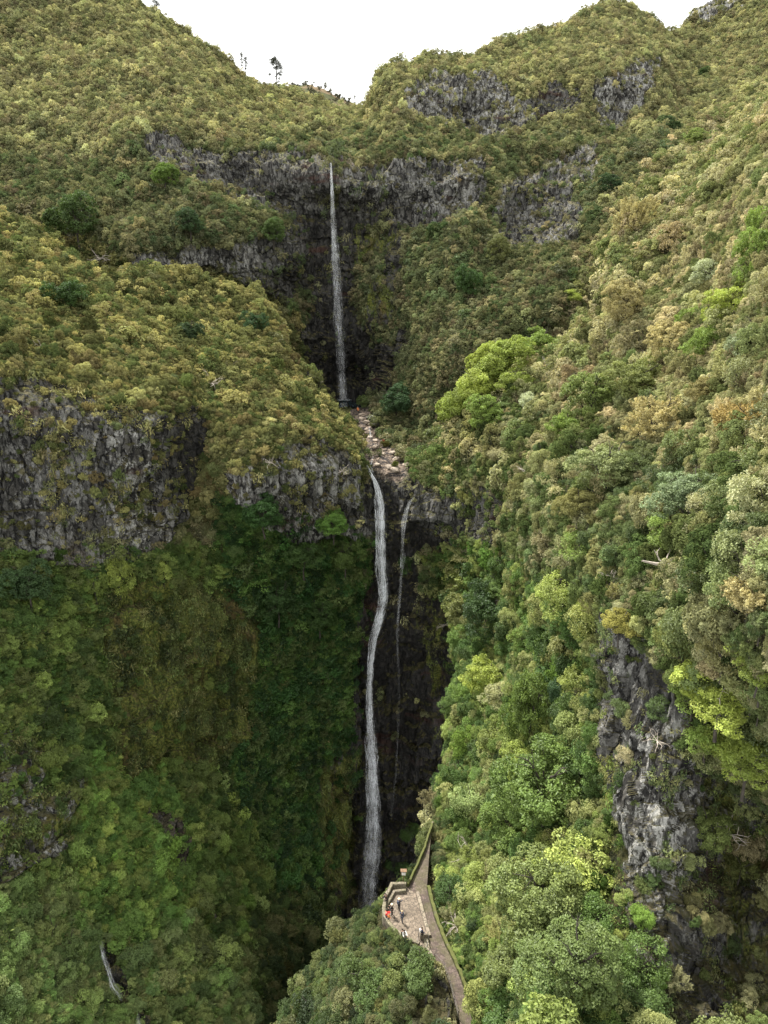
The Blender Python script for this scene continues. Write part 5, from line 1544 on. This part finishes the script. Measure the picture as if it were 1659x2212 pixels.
# (px, py of crown centre, crown radius px, kind, colour, stretch, label)
BY = (156, 172, 48); BG = (122, 148, 50); YG = (138, 156, 48); TEAL = (62, 92, 58); DG = (58, 84, 40); SILV = (172, 182, 154); PALE = (184, 172, 126); MG = (94, 122, 50)
HAND = [
    (985, 885, 54, 'l', YG, 1.1, 'bright yellow-green tree at the left foot of the glowing clump on the right slope'),
    (1035, 838, 62, 'l', BY, 1.0, 'brightest yellow-green tree in the middle of the clump on the right slope'),
    (1095, 785, 62, 'l', YG, .9, 'yellow-green tree at the upper part of the clump on the right slope'),
    (1160, 750, 50, 'l', BG, .9, 'fresh green tree topping the glowing clump against the shaded valley'),
    (1052, 782, 40, 'l', BY, 1.1, 'yellow-green crown on the upper left rim of the glowing clump'),
    (1050, 895, 46, 'l', BG, 1.0, 'fresh green tree under the middle of the glowing clump'),
    (1120, 830, 42, 'l', YG, 1.0, 'yellow-green crown on the right flank of the glowing clump'),
    (858, 866, 38, 'l', TEAL, 1.1, 'dense bluish green tree on the right bank just below the plunge pool'),
    (786, 872, 12, 'l', (104, 124, 64), 1.5, 'small thin sapling at the right edge of the plunge pool'),
    (1640, 560, 52, 'l', BG, 1.3, 'vivid green upright tree at the right edge, uppermost of the vivid ones'),
    (1585, 665, 52, 'l', BY, 1.1, 'vivid yellow-green tree below the uppermost vivid one near the right edge'),
    (1540, 740, 50, 'l', BG, .9, 'vivid green flat tree on the open middle of the right slope'),
    (1285, 865, 70, 'l', (116, 134, 62), .9, 'broad light green tree right of the glowing clump'),
    (1370, 820, 60, 'l', (128, 138, 70), .9, 'broad pale green tree among beige heath, higher than its light green neighbour'),
    (1230, 930, 44, 'l', BG, 1.0, 'yellowish green tree below the broad light green one'),
    (1140, 870, 24, 'l', SILV, 1.2, 'small silvery tree between the glowing clump and the beige heath'),
    (1535, 590, 42, 'l', SILV, .8, 'silvery grey tree high on the right slope'),
    (1625, 740, 46, 'l', (128, 142, 112), .9, 'grey-green tree at the right edge below the vivid ones'),
    (1485, 1070, 72, 'l', (120, 140, 104), .8, 'wide bluish silver tree on the right slope above the fallen log'),
    (1310, 1010, 72, 'l', (136, 148, 96), .8, 'wide pale sage tree left of the bluish silver one'),
    (1250, 1090, 52, 'h', (140, 138, 84), .9, 'sage heath tree just below the wide pale sage tree'),
    (1640, 1170, 44, 'l', SILV, 1.0, 'silvery large-leaved tree at the right edge beside the fallen log'),
    (1420, 905, 64, 'h', PALE, .85, 'dome shaped beige heath tree in the middle of the right slope'),
    (1545, 850, 56, 'h', (140, 132, 88), .9, 'olive beige heath tree with open branches near the right edge'),
    (1610, 905, 60, 'h', (170, 148, 92), .9, 'rusty golden heath tree at the right edge'),
    (1460, 740, 52, 'h', PALE, .9, 'beige heath tree above the beige dome'),
    (1350, 660, 56, 'h', (164, 154, 112), .9, 'rounded beige heath tree on the crest above the shaded valley'),
    (1375, 470, 44, 'h', (172, 162, 116), 1.1, 'pale heath tree at the corner of the crest of the right slope'),
    (1620, 1290, 66, 'h', PALE, .9, 'large beige heath tree at the right edge above the vivid spreading tree'),
    (1480, 1390, 52, 'h', (128, 136, 76), 1.3, 'tall olive heath tree on the shoulder above the rock pillar'),
    (1340, 1345, 40, 'h', (146, 142, 62), .7, 'golden yellow heath bush capping the rock pillar'),
    (1560, 1490, 84, 'l', BY, .8, 'vivid spreading yellow-green tree with pale limbs at the right edge'),
    (1620, 1620, 84, 'l', YG, .8, 'vivid yellow-green spreading tree, lower of the pair at the right edge'),
    (1500, 1500, 44, 'l', BG, .9, 'small vivid green tree left of the spreading pair'),
    (1640, 1440, 52, 'l', YG, .9, 'vivid yellow-green tree at the right edge just above the spreading pair'),
    (1530, 1590, 50, 'l', BG, .8, 'vivid green tree overhanging the black cliff beside the rock pillar'),
    (1650, 480, 34, 'l', BG, 1.4, 'narrow vivid green tree cut by the right edge above the other vivid ones'),
    (1500, 690, 34, 'l', BG, .9, 'small fresh green tree left of the flat vivid one'),
    (1440, 1150, 40, 'l', BG, .9, 'fresh green tree right above the fallen log'),
    (1260, 1180, 40, 'l', BG, .9, 'fresh green tree left of the fallen log'),
    (1130, 1650, 50, 'l', YG, 1.1, 'yellow-green tree left of the foot of the conical tree'),
    (1155, 1545, 60, 'l', (98, 122, 40), 1.9, 'tall conical green tree on the lower right slope'),
    (1050, 1470, 48, 'l', BY, 1.1, 'yellow topped tree with bare limbs beside the dark gorge'),
    (1210, 1490, 34, 'l', TEAL, 1.4, 'dark bluish tree between the conical tree and the rock pillar'),
    (1090, 1500, 36, 'l', (156, 158, 110), .8, 'pale whitish green tree left of the conical one'),
    (1060, 1320, 62, 'l', DG, 1.0, 'broad dark green tree with a bare pole trunk left of the rock pillar'),
    (1080, 1270, 40, 'l', MG, 1.0, 'mid green tree above the one with the bare pole trunk'),
    (1180, 1700, 92, 'l', (96, 122, 42), .9, 'large rounded mid green tree below the conical tree'),
    (1100, 1780, 60, 'l', (100, 126, 44), 1.0, 'yellowish green tree left of the large rounded one'),
    (1020, 1735, 40, 'l', (130, 150, 84), 1.0, 'light green tree overhanging the upper path'),
    (1165, 1950, 92, 'l', (112, 128, 62), 1.0, 'great dome shaped light green tree right of the terrace'),
    (1240, 2080, 92, 'l', (98, 118, 56), .9, 'great mid green tree at the foot of the right slope'),
    (1110, 2090, 66, 'l', (108, 122, 60), .9, 'light green tree right of the lower path'),
    (970, 1930, 34, 'l', (70, 98, 46), 1.2, 'dark green tree standing beside the mossy wall right of the terrace'),
    (1060, 2180, 50, 'h', (148, 156, 84), 1.0, 'yellowish heath tree at the bottom edge beside the end of the path'),
    (1610, 2150, 76, 'l', (138, 152, 116), .9, 'silver-green large-leaved tree in the bottom right corner'),
    (1535, 1790, 46, 'h', (112, 128, 66), .7, 'dark-limbed heath tree jutting from the black cliff at the right edge'),
    (1600, 1870, 34, 'h', (104, 112, 60), .8, 'small heath bush low on the black cliff at the right edge'),
    (1385, 1980, 24, 'l', (120, 156, 40), 1.6, 'bright lime bush at the foot of the rock pillar'),
    (148, 640, 46, 'l', (66, 96, 42), 1.0, 'dark green tree standing out of the golden heath on the left slope'),
    (545, 700, 26, 'l', (62, 92, 56), 1.2, 'dark teal tree amid golden heath left of the upper waterfall'),
    (405, 720, 30, 'l', (66, 88, 56), 1.2, 'dark green tree in the hollow of the left slope'),
    (355, 378, 30, 'l', (98, 126, 44), .9, 'fresh green tree below the upper left cliff'),
    (165, 470, 52, 'l', (74, 98, 48), 1.0, 'broad dark green tree on the left mountain above the golden slope'),
    (410, 480, 30, 'l', (62, 88, 54), 1.0, 'dark teal tree between the two upper left cliffs'),
    (590, 500, 30, 'l', (80, 104, 48), 1.0, 'green tree hanging left of the upper waterfall rock'),
    (1320, 400, 30, 'l', (64, 90, 58), .8, 'dark bluish tree below the right mountain cliffs'),
    (1440, 270, 26, 'l', (76, 100, 62), .8, 'dark green tree on the saddle below the right peak'),
    (1520, 160, 16, 'l', (72, 98, 50), .9, 'small dark tree high on the far right slope'),
    (1500, 300, 26, 'l', (124, 142, 66), .9, 'light green tree near the crest at upper right'),
    (1250, 690, 22, 'l', (112, 128, 74), .8, 'small pale green tree on the crest above the glowing clump'),
    (1240, 640, 18, 'l', BY, .8, 'tiny bright yellow-green tree on the edge of the shaded valley'),
    (1080, 545, 30, 'l', (110, 116, 66), 1.2, 'pale olive tree in the shaded valley right of the upper waterfall'),
    (1010, 610, 30, 'l', (66, 98, 44), 1.3, 'green tree in the middle of the shaded valley'),
    (940, 500, 24, 'l', (70, 96, 46), 1.3, 'upright green tree under the right upper cliff'),
    (255, 1245, 26, 'l', (140, 156, 48), 1.7, 'bright columnar tree at the foot of the left cliff, middle of three'),
    (205, 1265, 20, 'l', (120, 140, 48), 1.8, 'columnar tree at the foot of the left cliff, left of three'),
    (352, 1235, 20, 'l', (140, 156, 52), 1.6, 'bright columnar tree at the foot of the left cliff, right of three'),
    (60, 1260, 46, 'l', (64, 92, 52), 1.2, 'dark bluish tree at the left edge under the grey cliff'),
    (720, 1130, 36, 'l', (100, 142, 44), 1.1, 'fresh green tree under the pale cliff beside the main waterfall'),
    (570, 1110, 42, 'l', (54, 90, 36), 1.1, 'dark green tree under the left end of the pale cliff'),
    (655, 1200, 40, 'l', (74, 104, 46), 1.1, 'green tree with pale twigs below the pale cliff'),
    (745, 1200, 34, 'l', (88, 112, 44), 1.2, 'olive green tree at the very edge beside the main waterfall'),
    (600, 1300, 40, 'l', (58, 88, 40), 1.2, 'dark green tree halfway down the damp left wall'),
    (690, 1330, 36, 'l', (66, 96, 40), 1.2, 'mid green tree near the waterfall on the damp left wall'),
    (884, 1802, 20, 'l', (74, 104, 42), 1.0, 'round topped tree left of the narrow upper path'),
    (858, 1872, 22, 'l', (68, 98, 42), 1.0, 'bushy green tree left of the path above the notice box'),
    (880, 1215, 18, 'l', (66, 98, 40), 1.8, 'hanging green tree on the black wall right of the side waterfall'),
    (925, 1250, 24, 'l', (70, 94, 44), 1.6, 'green tree clinging to the wall below the small right cliff'),
    (1005, 1075, 16, 'h', (126, 130, 72), 1.0, 'round pale heath bush perched on the small right cliff'),
    (830, 960, 10, 'h', (92, 92, 44), 1.0, 'low dark shrub on the pale stream slabs'),
    (853, 1005, 11, 'h', (96, 104, 44), 1.0, 'green shrub in the middle of the rock lip'),
]
HANDBUILD = []
for i, (x, y, rp, kd, colr, stf, lb) in enumerate(HAND):
    q, nn = surf(x, min(y + rp * .35, 2380))
    z = world_px(q)[2]
    rad = rp / F * z
    HANDBUILD.append((x, y, rp, kd, colr, stf, lb, q, nn, rad))
    RESERVED.append((q, rad * .9))

for (x, y, rr) in ((228, 2060, 1.4), (245, 2110, 1.4), (262, 2145, 1.4), (236, 2085, 1.4), (303, 2205, 1.3), (218, 2035, 1.2), (300, 2190, 1.2)):
    q, nn = surf(x, y); RESERVED.append((q, rr))
    q, nn = surf(x, y + 18); RESERVED.append((q, rr))
RESV_BOX = lambda P, rad: (in_poly(P[:, 0], P[:, 1], grown(TERR, 1.0)) | corridor(P[:, 0], P[:, 1], .9)) & (P[:, 1] < 95) & (P[:, 2] < -55)
grow('back_valley_terrain', 480000, 1, .86, size_back, kindf)
grow('left_spur_terrain', 170000, 2, .86, size_left, kindf)
grow('right_slope_terrain', 80000, 3, .80, size_right, kindf)
grow('terrace_spur_terrain', 16000, 4, .80, size_spur, kindf)
T = {k: np.concatenate([a[k] for a in ALL]) for k in ALL[0]}
r0 = np.random.default_rng(5)
up = unit(T['N'] * .45 + np.array([0, 0, 1.0]) + r0.normal(size=T['N'].shape) * .08)
stretch = .85 + .4 * r0.random(len(up)) + .25 * (T['kind'] == 1) * r0.random(len(up))
cen = T['P'] + up * (T['rad'] * .42 * stretch)[:, None]
rot = np.stack([r0.normal(size=len(up)) * .12, r0.normal(size=len(up)) * .12, r0.random(len(up)) * 6.28], -1)
scl = T['rad'][:, None] * np.stack([np.ones(len(up)), np.ones(len(up)), stretch], -1) * 1.14

# the ones that show largest become trees of their own
ii = np.clip(((T['px'] - X0) / CELL).astype(int), 0, GX - 1); jj = np.clip(((T['py'] - Y0) / CELL).astype(int), 0, GY - 1)
front = T['z'] < ZB[jj, ii] + 3 + T['rad']
inview = (T['px'] > 5) & (T['px'] < W - 5) & (T['py'] > 0) & (T['py'] < H + 10)
show = T['rad'] / T['z'] * F * (front & inview)
single = np.zeros(len(show), bool)
NSINGLE = {0: 225, 1: 225}
for kd in (0, 1):
    ids = np.nonzero(T['kind'] == kd)[0]
    single[ids[np.argsort(-show[ids])[:NSINGLE[kd]]]] = True
single &= show > 0

MARKS = [(1560, 1560, 'the vivid spreading trees'), (1400, 1700, 'the grey rock pillar'), (1320, 1450, 'the top of the rock pillar'), (1560, 1950, 'the black cliff in the bottom right corner'), (1450, 1225, 'the fallen log'), (1160, 1560, 'the tall conical tree'),
         (1180, 1750, 'the large rounded tree'), (1170, 1960, 'the great dome shaped tree'), (1010, 1600, 'the edge of the black gorge'), (890, 1980, 'the stone terrace'), (980, 2100, 'the lower path'), (910, 1830, 'the upper path'), (1060, 1320, 'the tree with a bare pole trunk'),
         (1000, 1110, 'the small right cliff'), (1060, 830, 'the glowing yellow-green clump'), (870, 950, 'the stream rocks'), (1300, 900, 'the broad light green tree'), (1420, 900, 'the beige dome of heath'), (1490, 1070, 'the bluish silver tree'), (1600, 700, 'the vivid green trees'),
         (1500, 550, 'the silvery tree high on the slope'), (1380, 480, 'the corner of the crest'), (1230, 1180, 'the dead pale branches'), (820, 2110, 'the wooded spur under the terrace'), (1240, 2080, 'the great mid green tree'), (300, 1250, 'the columnar trees'),
         (200, 1010, 'the big grey cliff'), (640, 1060, 'the pale cliff'), (250, 2080, 'the thin cascade'), (60, 1720, 'the low grey rock'), (350, 1480, 'the mossy wall'), (620, 1300, 'the damp left wall'), (400, 1820, 'the brown scree'), (600, 1900, 'the foot of the damp wall'), (120, 2100, 'the misty bottom left corner'), (480, 2120, 'the misty bottom edge'),
         (1300, 620, 'the beige crest'), (150, 640, 'the dark tree in golden heath'), (500, 850, 'the bleached dead shrub'), (1620, 1050, 'the right edge above the log'), (1600, 1300, 'the large beige heath tree'), (740, 1980, 'the shadowed foot of the gorge'), (1120, 1180, 'the shaded ledges'), (1500, 2100, 'the base of the rock pillar')]
MK = np.array([(a, b) for a, b, _ in MARKS], float)
def colour_word(c):
    r_, g_, b_ = c; L = (r_ + g_ + b_) / 3
    sat = (max(c) - min(c)) / max(c)
    if r_ > g_ * 1.12: w = 'brownish' if L < .12 else 'beige'
    elif g_ > r_ * 1.5: w = 'deep green'
    elif g_ > r_ * 1.18: w = 'green'
    elif sat < .62: w = 'greyish olive' if L < .14 else 'pale beige'
    else: w = 'olive' if L < .10 else ('golden olive' if L < .16 else 'light golden')
    return w
rows = []
for n in np.nonzero(single)[0]:
    d = np.hypot(MK[:, 0] - T['px'][n], MK[:, 1] - T['py'][n]); m = int(np.argmin(d)); dx, dy = T['px'][n] - MK[m, 0], T['py'][n] - MK[m, 1]
    pos = ('above' if dy < 0 else 'below') if abs(dy) > abs(dx) * 1.6 else (('left of' if dx < 0 else 'right of') if abs(dx) > abs(dy) * 1.6 else ('above left of' if dx < 0 and dy < 0 else 'above right of' if dy < 0 else 'below left of' if dx < 0 else 'below right of'))
    sz = show[n]; szw = 'large' if sz > 48 else 'medium' if sz > 30 else 'small'
    rows.append([n, '%s %s %s tree %s %s' % (szw, colour_word(T['tint'][n]), 'heath' if T['kind'][n] == 0 else 'laurel', pos, MARKS[m][2])])
byl = {}
for q in rows: byl.setdefault(q[1], []).append(q)
for lb, qs in byl.items():
    if len(qs) > 1:
        px_ = [T['px'][q[0]] for q in qs]; py_ = [T['py'][q[0]] for q in qs]
        taken = set()
        for f, w in ((np.argmin(px_), 'leftmost'), (np.argmax(px_), 'rightmost'), (np.argmin(py_), 'highest'), (np.argmax(py_), 'lowest')):
            if f in taken: continue
            taken.add(f); qs[f][1] = w + ' of several: ' + lb if False else w + ' ' + lb
bycount = {}
for q in rows: bycount.setdefault(q[1], []).append(q)
used_labels = {lb for lb, qs in bycount.items() if len(qs) == 1}
for lb, qs in bycount.items():
    if len(qs) > 1:
        for q in qs:      # name the nearest hand-described tree as a neighbour
            dd = sorted((math.hypot(h[0] - T['px'][q[0]], h[1] - T['py'][q[0]]), h[6]) for h in HAND)
            for _, nb_ in dd[:6]:
                q[1] = ' '.join((lb.replace('rightmost ', '').replace('leftmost ', '').split(' tree ')[0].split(' ')[:4] + ['next', 'to', 'the'] + nb_.split(' '))[:16])
                if q[1] not in used_labels: break
            used_labels.add(q[1])
for n, lb in rows:
    kd = T['kind'][n]; hi = T['z'][n] < 135
    cm = (heath_hi if hi else heath_mid) if kd == 0 else (laurel_hi if hi else laurel_mid)
    tree('heath_tree' if kd == 0 else 'laurel_tree', tuple(T['P'][n] - T['N'][n] * .1), tuple(up[n]), float(T['rad'][n]) * 1.14, cm[random.randrange(5)], tuple(map(float, T['tint'][n])), lb, 'tree', 'heath trees on the slopes' if kd == 0 else 'laurel trees on the slopes', float(stretch[n]))
for (x, y, rp, kd, colr, stf, lb, q, nn, rad) in HANDBUILD:
    hi = world_px(q)[2] < 200; xl = rad > 2.9
    cm = (heath_xl if xl else heath_hi if hi else heath_mid) if kd == 'h' else (laurel_xl if xl else laurel_hi if hi else laurel_mid)
    # foot on the slope below the crown so that the crown stands where it is seen
    u = unit(np.array(nn) * .35 + [0, 0, 1.0])
    c0 = px_world(x, y, world_px(q)[2] - rad * (1.0 if rad > 3.2 else .65 if rad > 1.5 else .3))
    base = q
    tall = max(.35, float(np.dot(c0 - q, u)) / rad / stf)
    tree('heath_tree' if kd == 'h' else 'laurel_tree', tuple(base), tuple(u), rad * 1.1, cm[random.randrange(len(cm))], bump_tint(colr), lb, 'tree', None, stf, min(tall, .9), offs=tuple(c0 - q))

rest = ~single
near = (T['z'] < 150)
for nr in (True, False):
    for kd, lib in ((0, LIB_heath_near if nr else LIB_heath), (1, LIB_laurel_near if nr else LIB_laurel)):
        s = (T['kind'] == kd) & (near == nr) & rest
        gn_scatter('heath_thicket' if kd == 0 else 'laurel_thicket', lib, cen[s], rot[s], scl[s], r0.integers(0, 5, s.sum()), T['tint'][s],
                   ('olive and golden heath thicket on the ' if kd == 0 else 'green laurel thicket on the ') + ('nearer slopes' if nr else 'farther slopes'))

# low growth: ferns, grass and hanging plants between the shrubs and on mossy walls
def undergrowth(nm, n, seed, s0, s1, dens_rock=.10, dens_moss=.8, dens_soil=.8):
    c = candidates(nm, n, seed); r = c['r']; P = c['P']; m = len(P)
    cl = smooth(-.15, .35, fbm(P / np.array([3.5, 3.5, 6.]), 3, 31))
    pr = np.where(c['rock'] > .5, dens_rock * cl * 1.6 * (1 - .7 * c['wet']) + dens_moss * c['moss'] * cl, dens_soil * (.5 + .5 * cl)) * (1 - c['tan'] * .95)
    k = r.random(m) < pr
    k &= ~RESV_BOX(P, None)
    for q, qr in RESERVED[-14:]: k &= ((P - q) ** 2).sum(-1) > qr * qr * .4
    P = P[k]; m = len(P)
    pal = sample_pal(c['px'][k], c['py'][k])
    tint = np.array([PALA[a][r.integers(0, len(PALA[a]))] for a in pal]) * (.75 + .5 * r.random((m, 1)))
    mossy = (c['moss'][k] > .4) & (c['rock'][k] > .5)
    vs = smooth(-.3, .4, fbm(P[mossy] / np.array([1.6, 1.6, 16.]), 3, 61))[:, None]
    tint[mossy] = (np.array(desat(srgb(66, 82, 34))) * (1 - vs) + np.array(desat(srgb(122, 136, 54))) * vs) * (.6 + .7 * r.random((mossy.sum(), 1))) * (1 + r.normal(size=(mossy.sum(), 3)) * .05)
    gr = r.random(m) < .12; tint[gr] = np.array(desat(srgb(128, 128, 62))) * (.8 + .3 * r.random((gr.sum(), 1)))
    hang = (c['rock'][k] > .5) & (r.random(m) < .6)
    idx = np.where(hang, r.integers(0, 3, m), r.integers(3, 7, m))     # library order is alphabetical: hang_, tuft_
    s = (s0 + (s1 - s0) * r.random(m) ** 1.6)
    scl_ = s[:, None] * np.stack([np.ones(m), np.ones(m), np.where(hang, 2.0, .8)], -1)
    return P + c['N'][k] * .1, np.stack([r.normal(size=m) * .2, r.normal(size=m) * .2, r.random(m) * 6.28], -1), scl_, idx, tint


names = sorted(o.name for o in LIB_tuft.objects)
us = [undergrowth('left_spur_terrain', 95000, 41, .5, 1.5, .06, .75), undergrowth('right_slope_terrain', 46000, 42, .30, .9, .22, .5), undergrowth('back_valley_terrain', 60000, 43, .7, 1.9, .06, .45, .35), undergrowth('terrace_spur_terrain', 9000, 44, .25, .8, .3)]
gn_scatter('undergrowth', LIB_tuft, *[np.concatenate([u[i] for u in us]) for i in range(5)], 'ferns, grass and hanging plants between the trees and on mossy rock')

# ------------------------------------------------------------------ bleached dead wood
def dead_mesh(seed, n, spread, thick, flat=.5, log=0.):
    r = np.random.default_rng(seed); parts = []
    for k in range(n):
        a = k * 2.4 + r.normal() * .5; d = unit(np.array([math.cos(a), math.sin(a) * .6, flat * (r.random() + .2)]))
        p = np.zeros(3); pts = [p]
        for q in range(5):
            d = unit(d + r.normal(size=3) * .28); p = p + d * spread * .24; pts.append(p)
        parts.append(tube(pts, np.linspace(thick, thick * .2, 6), 5))
        for j in range(4):
            s = np.array(pts[1 + j]); d2 = unit(d + r.normal(size=3) * .8); mid = s + d2 * spread * .2 + r.normal(size=3) * .02
            parts.append(tube([s, mid, mid + unit(d2 + r.normal(size=3) * .4) * spread * .2], [thick * .45, thick * .3, thick * .12], 4))
    if log:
        parts.append(tube([(-log, 0, .12), (-log * .4, .02, -.02), (0, 0, 0), (log * .5, 0, .05), (log, .05, .1)], [thick * .8, thick * 1.5, thick * 1.9, thick * 2.3, thick * 2.6], 8))
    V, Fq = merge(parts)
    return make_mesh('dead_branches', V, Fq, [M_dead], True)


DM = [dead_mesh(s, 8, 1.0, .032) for s in range(3)]
DW = [(455, 828, 30, 0, 'bleached dead shrub at the edge of the golden heath above the gully'), (1150, 1025, 34, 0, 'dead tree with pale arching branches above the small right cliff'), (962, 1350, 20, 0, 'dead twigs jutting over the edge of the black gorge'),
      (1140, 1535, 40, 0, 'pale bare limbs beside the conical tree'), (585, 1000, 18, 0, 'small bleached twigs hanging over the pale cliff'), (735, 1020, 22, 0, 'bleached twigs at the right end of the pale cliff'), (1020, 1850, 46, 0, 'large tangle of pale bare branches right of the upper path'),
      (985, 2000, 30, 0, 'pale bare branches right of the terrace'), (1560, 1800, 44, 0, 'white bare branches on the black cliff at the right edge'), (1420, 1600, 26, 0, 'hanging dead roots on the rock pillar'), (90, 755, 20, 0, 'pale dead twigs in golden heath at the left edge'), (215, 560, 26, 0, 'bleached hanging branches over the dark notch on the left'),
      (500, 790, 18, 0, 'small dead twigs amid golden heath above the dead shrub'), (1190, 800, 30, 0, 'bare pinkish branches between the beige heath'), (1200, 1010, 22, 0, 'bare grey twigs left of the pale sage tree'), (1330, 1250, 34, 0, 'hanging dead branches above the rock pillar'), (1580, 1480, 56, 0, 'pale bare limbs through the vivid spreading tree'), (1640, 1640, 50, 0, 'pale bare limbs through the lower vivid tree')]
for i, (x, y, rp, _, lb) in enumerate(DW):
    q, nn = surf(x, y); z = world_px(q)[2]; rad = rp / F * z
    o = link(bpy.data.objects.new('dead_branches', DM[i % 3])); p = q + np.array(nn) * rad * .9 + np.array([0, 0, rad * .3]); o.location = tuple(px_world(x, y, world_px(p)[2]))
    o.scale = (rad, rad, rad); o.rotation_euler = (0, random.uniform(-.4, .4), random.random() * 6.28); tag(o, lb, 'dead branches')
q, nn = surf(1440, 1222); z = world_px(q)[2]; rad = 50 / F * z
o = link(bpy.data.objects.new('fallen_log', dead_mesh(9, 4, .7, .045, .3, 1.1))); o.location = tuple(px_world(1440, 1218, z - rad * .9)); o.scale = (rad,) * 3; o.rotation_euler = (0, .05, .1)
tag(o, 'long bare fallen log lying across the heath on the right slope', 'log')

# bare pole trunk and skyline trees
def pine(kind, x, y0, y1, z, label, seed, clumps, wpx):
    r = np.random.default_rng(seed)
    b = px_world(x, y1, z); h = (y1 - y0) / F * z; w = wpx / F * z
    t = bpy.data.objects.new(kind, None); link(t); t.location = tuple(b)
    tag(t, label, 'tree')
    parts = [tube([(0, 0, -1), (.1, 0, h * .4), (w * .08, 0, h * .75), (w * .1, 0, h * .97)], [h * .022, h * .018, h * .012, h * .004])]
    Vs, ls = [], []
    for (fx, fz, fr) in clumps:
        c = np.array([fx * w, r.normal() * w * .25, fz * h]); R_ = fr * w
        parts.append(tube([(w * .05, 0, max(.1, fz - .16) * h), c * [.6, .6, 1] - [0, 0, R_ * .3], c], [h * .010, h * .006, h * .002], 4))
        m = 170; d = unit(r.normal(size=(m, 3))); C = c + d * (R_ * (.4 + .65 * r.random((m, 1)))) * [1, 1, .75]
        V, _ = leaf_quads(C, unit(d + r.normal(size=(m, 3)) * .6), np.full(m, R_ * .17), r, .45); Vs.append(V)
        ls.append(np.repeat(np.stack([r.random(m), r.random(m), np.zeros(m), np.ones(m)], -1), 4, 0))
    V, Fq = merge(parts); link(bpy.data.objects.new('trunk', make_mesh('pine_trunk', V, Fq, [M_bark], True)), t)
    V = np.concatenate(Vs); o = link(bpy.data.objects.new('crown', make_mesh('pine_crown', V, np.arange(len(V)).reshape(-1, 4), [M_heath_o], False, {'lv': ('FLOAT_COLOR', np.concatenate(ls))})), t)
    o.color = (.030, .034, .028, 1)


rp_ = np.random.default_rng(3)
cl1 = [(-.28, .93, .30), (-.02, .95, .28), (.2, .88, .26), (-.25, .82, .24), (.05, .80, .28), (.32, .74, .24), (.45, .66, .22), (.15, .66, .24), (.42, .55, .2), (-.12, .68, .2), (.25, .48, .18), (.38, .42, .16), (.1, .4, .14), (.3, .27, .15), (.2, .2, .13), (-.62, .50, .14), (-.5, .46, .12)]
pine('pine_tree', 597, 134, 186, 430 * 1.02, 'tall lone umbrella topped pine standing on the saddle skyline', 1, cl1, 26)
pine('pine_tree', 523, 116, 152, 420, 'slim dark pine on the left skyline, left of the close pair', 2, [(0, .9, .4), (.1, .75, .45), (-.1, .6, .4), (.1, .42, .35), (0, .25, .3)], 10)
pine('pine_tree', 531, 124, 158, 420, 'slim dark pine on the left skyline, right of the close pair', 3, [(0, .9, .4), (-.1, .75, .5), (.2, .6, .4), (.2, .4, .35), (0, .25, .35)], 10)
pine('pine_tree', 339, 6, 48, 380, 'pine with a ragged crown at the top of the left skyline', 4, [(0, .9, .4), (.3, .78, .35), (-.25, .72, .35), (.2, .55, .35), (-.1, .48, .3), (.3, .4, .25)], 19)

# ------------------------------------------------------------------ far hill beyond the saddle
hx = np.linspace(520, 860, 60); hy0 = np.interp(hx, [520, 600, 640, 665, 690, 715, 750, 800, 860], [215, 193, 186, 185, 193, 203, 222, 245, 262])
rows_ = []
for k, f in enumerate(np.linspace(0, 1, 24)): rows_.append(px_world(hx, hy0 + f * 90, np.full(60, 1250 - 500 * f)))
Pm = np.array(rows_); away = Pm[0] * [1, 1, 0]; away = unit(away)
back = np.array([Pm[0] + away * d - [0, 0, d * .5] for d in (160, 80, 30)])
Pm = np.concatenate([back, Pm]); Pm[..., 2] += fbm(Pm / 40, 3, 8) * 6
nr_, nc_ = Pm.shape[:2]; idx = np.arange(nr_ * nc_).reshape(nr_, nc_)
m, n = mat('far_hill_slope'); out = N_(n, 'ShaderNodeOutputMaterial'); bs = N_(n, 'ShaderNodeBsdfDiffuse'); g = N_(n, 'ShaderNodeNewGeometry')
cc_ = mixc(n, ramp(n, noise(n, g.outputs['Position'], .012, 5), .45, .56), (.075, .08, .045), (.17, .13, .085))
cc_ = mixc(n, ramp(n, noise(n, g.outputs['Position'], .12, 4), .5, .7), cc_, (.05, .055, .035)); n.links.new(cc_, bs.inputs[0]); n.links.new(bs.outputs[0], out.inputs[0])
o = link(bpy.data.objects.new('far_hill', make_mesh('far_hill', Pm.reshape(-1, 3), np.stack([idx[:-1, :-1], idx[:-1, 1:], idx[1:, 1:], idx[1:, :-1]], -1).reshape(-1, 4), [m], True)))
tag(o, 'distant low hill with a bare brown patch beyond the saddle', kind='structure')
hp = Pm[3:14].reshape(-1, 3); rr_ = np.random.default_rng(4); sel = rr_.integers(0, len(hp), 260); hp = hp[sel] + rr_.normal(size=(260, 3)) * 6
hp = np.concatenate([hp, Pm[3][rr_.integers(0, 60, 120)] + rr_.normal(size=(120, 3)) * [5, 8, .5]])
mh = len(hp); gn_scatter('far_woods', LIB_laurel, hp, rr_.normal(size=(mh, 3)), np.repeat((1.5 + 2.2 * rr_.random(mh))[:, None], 3, 1), rr_.integers(0, 6, mh), np.tile(np.array([[.085, .085, .055]]), (mh, 1)), 'scattered bushes on the distant hill beyond the saddle')

for nm, lb in (('back_valley_terrain', 'upper valley with its cliffs, mountains and gorge wall'), ('left_spur_terrain', 'left mountain spur with grey cliffs above the damp wall'), ('right_slope_terrain', 'steep right slope with the grey rock pillar'), ('terrace_spur_terrain', 'narrow spur that carries the stone terrace')):
    tag(bpy.data.objects[nm], lb, kind='structure')
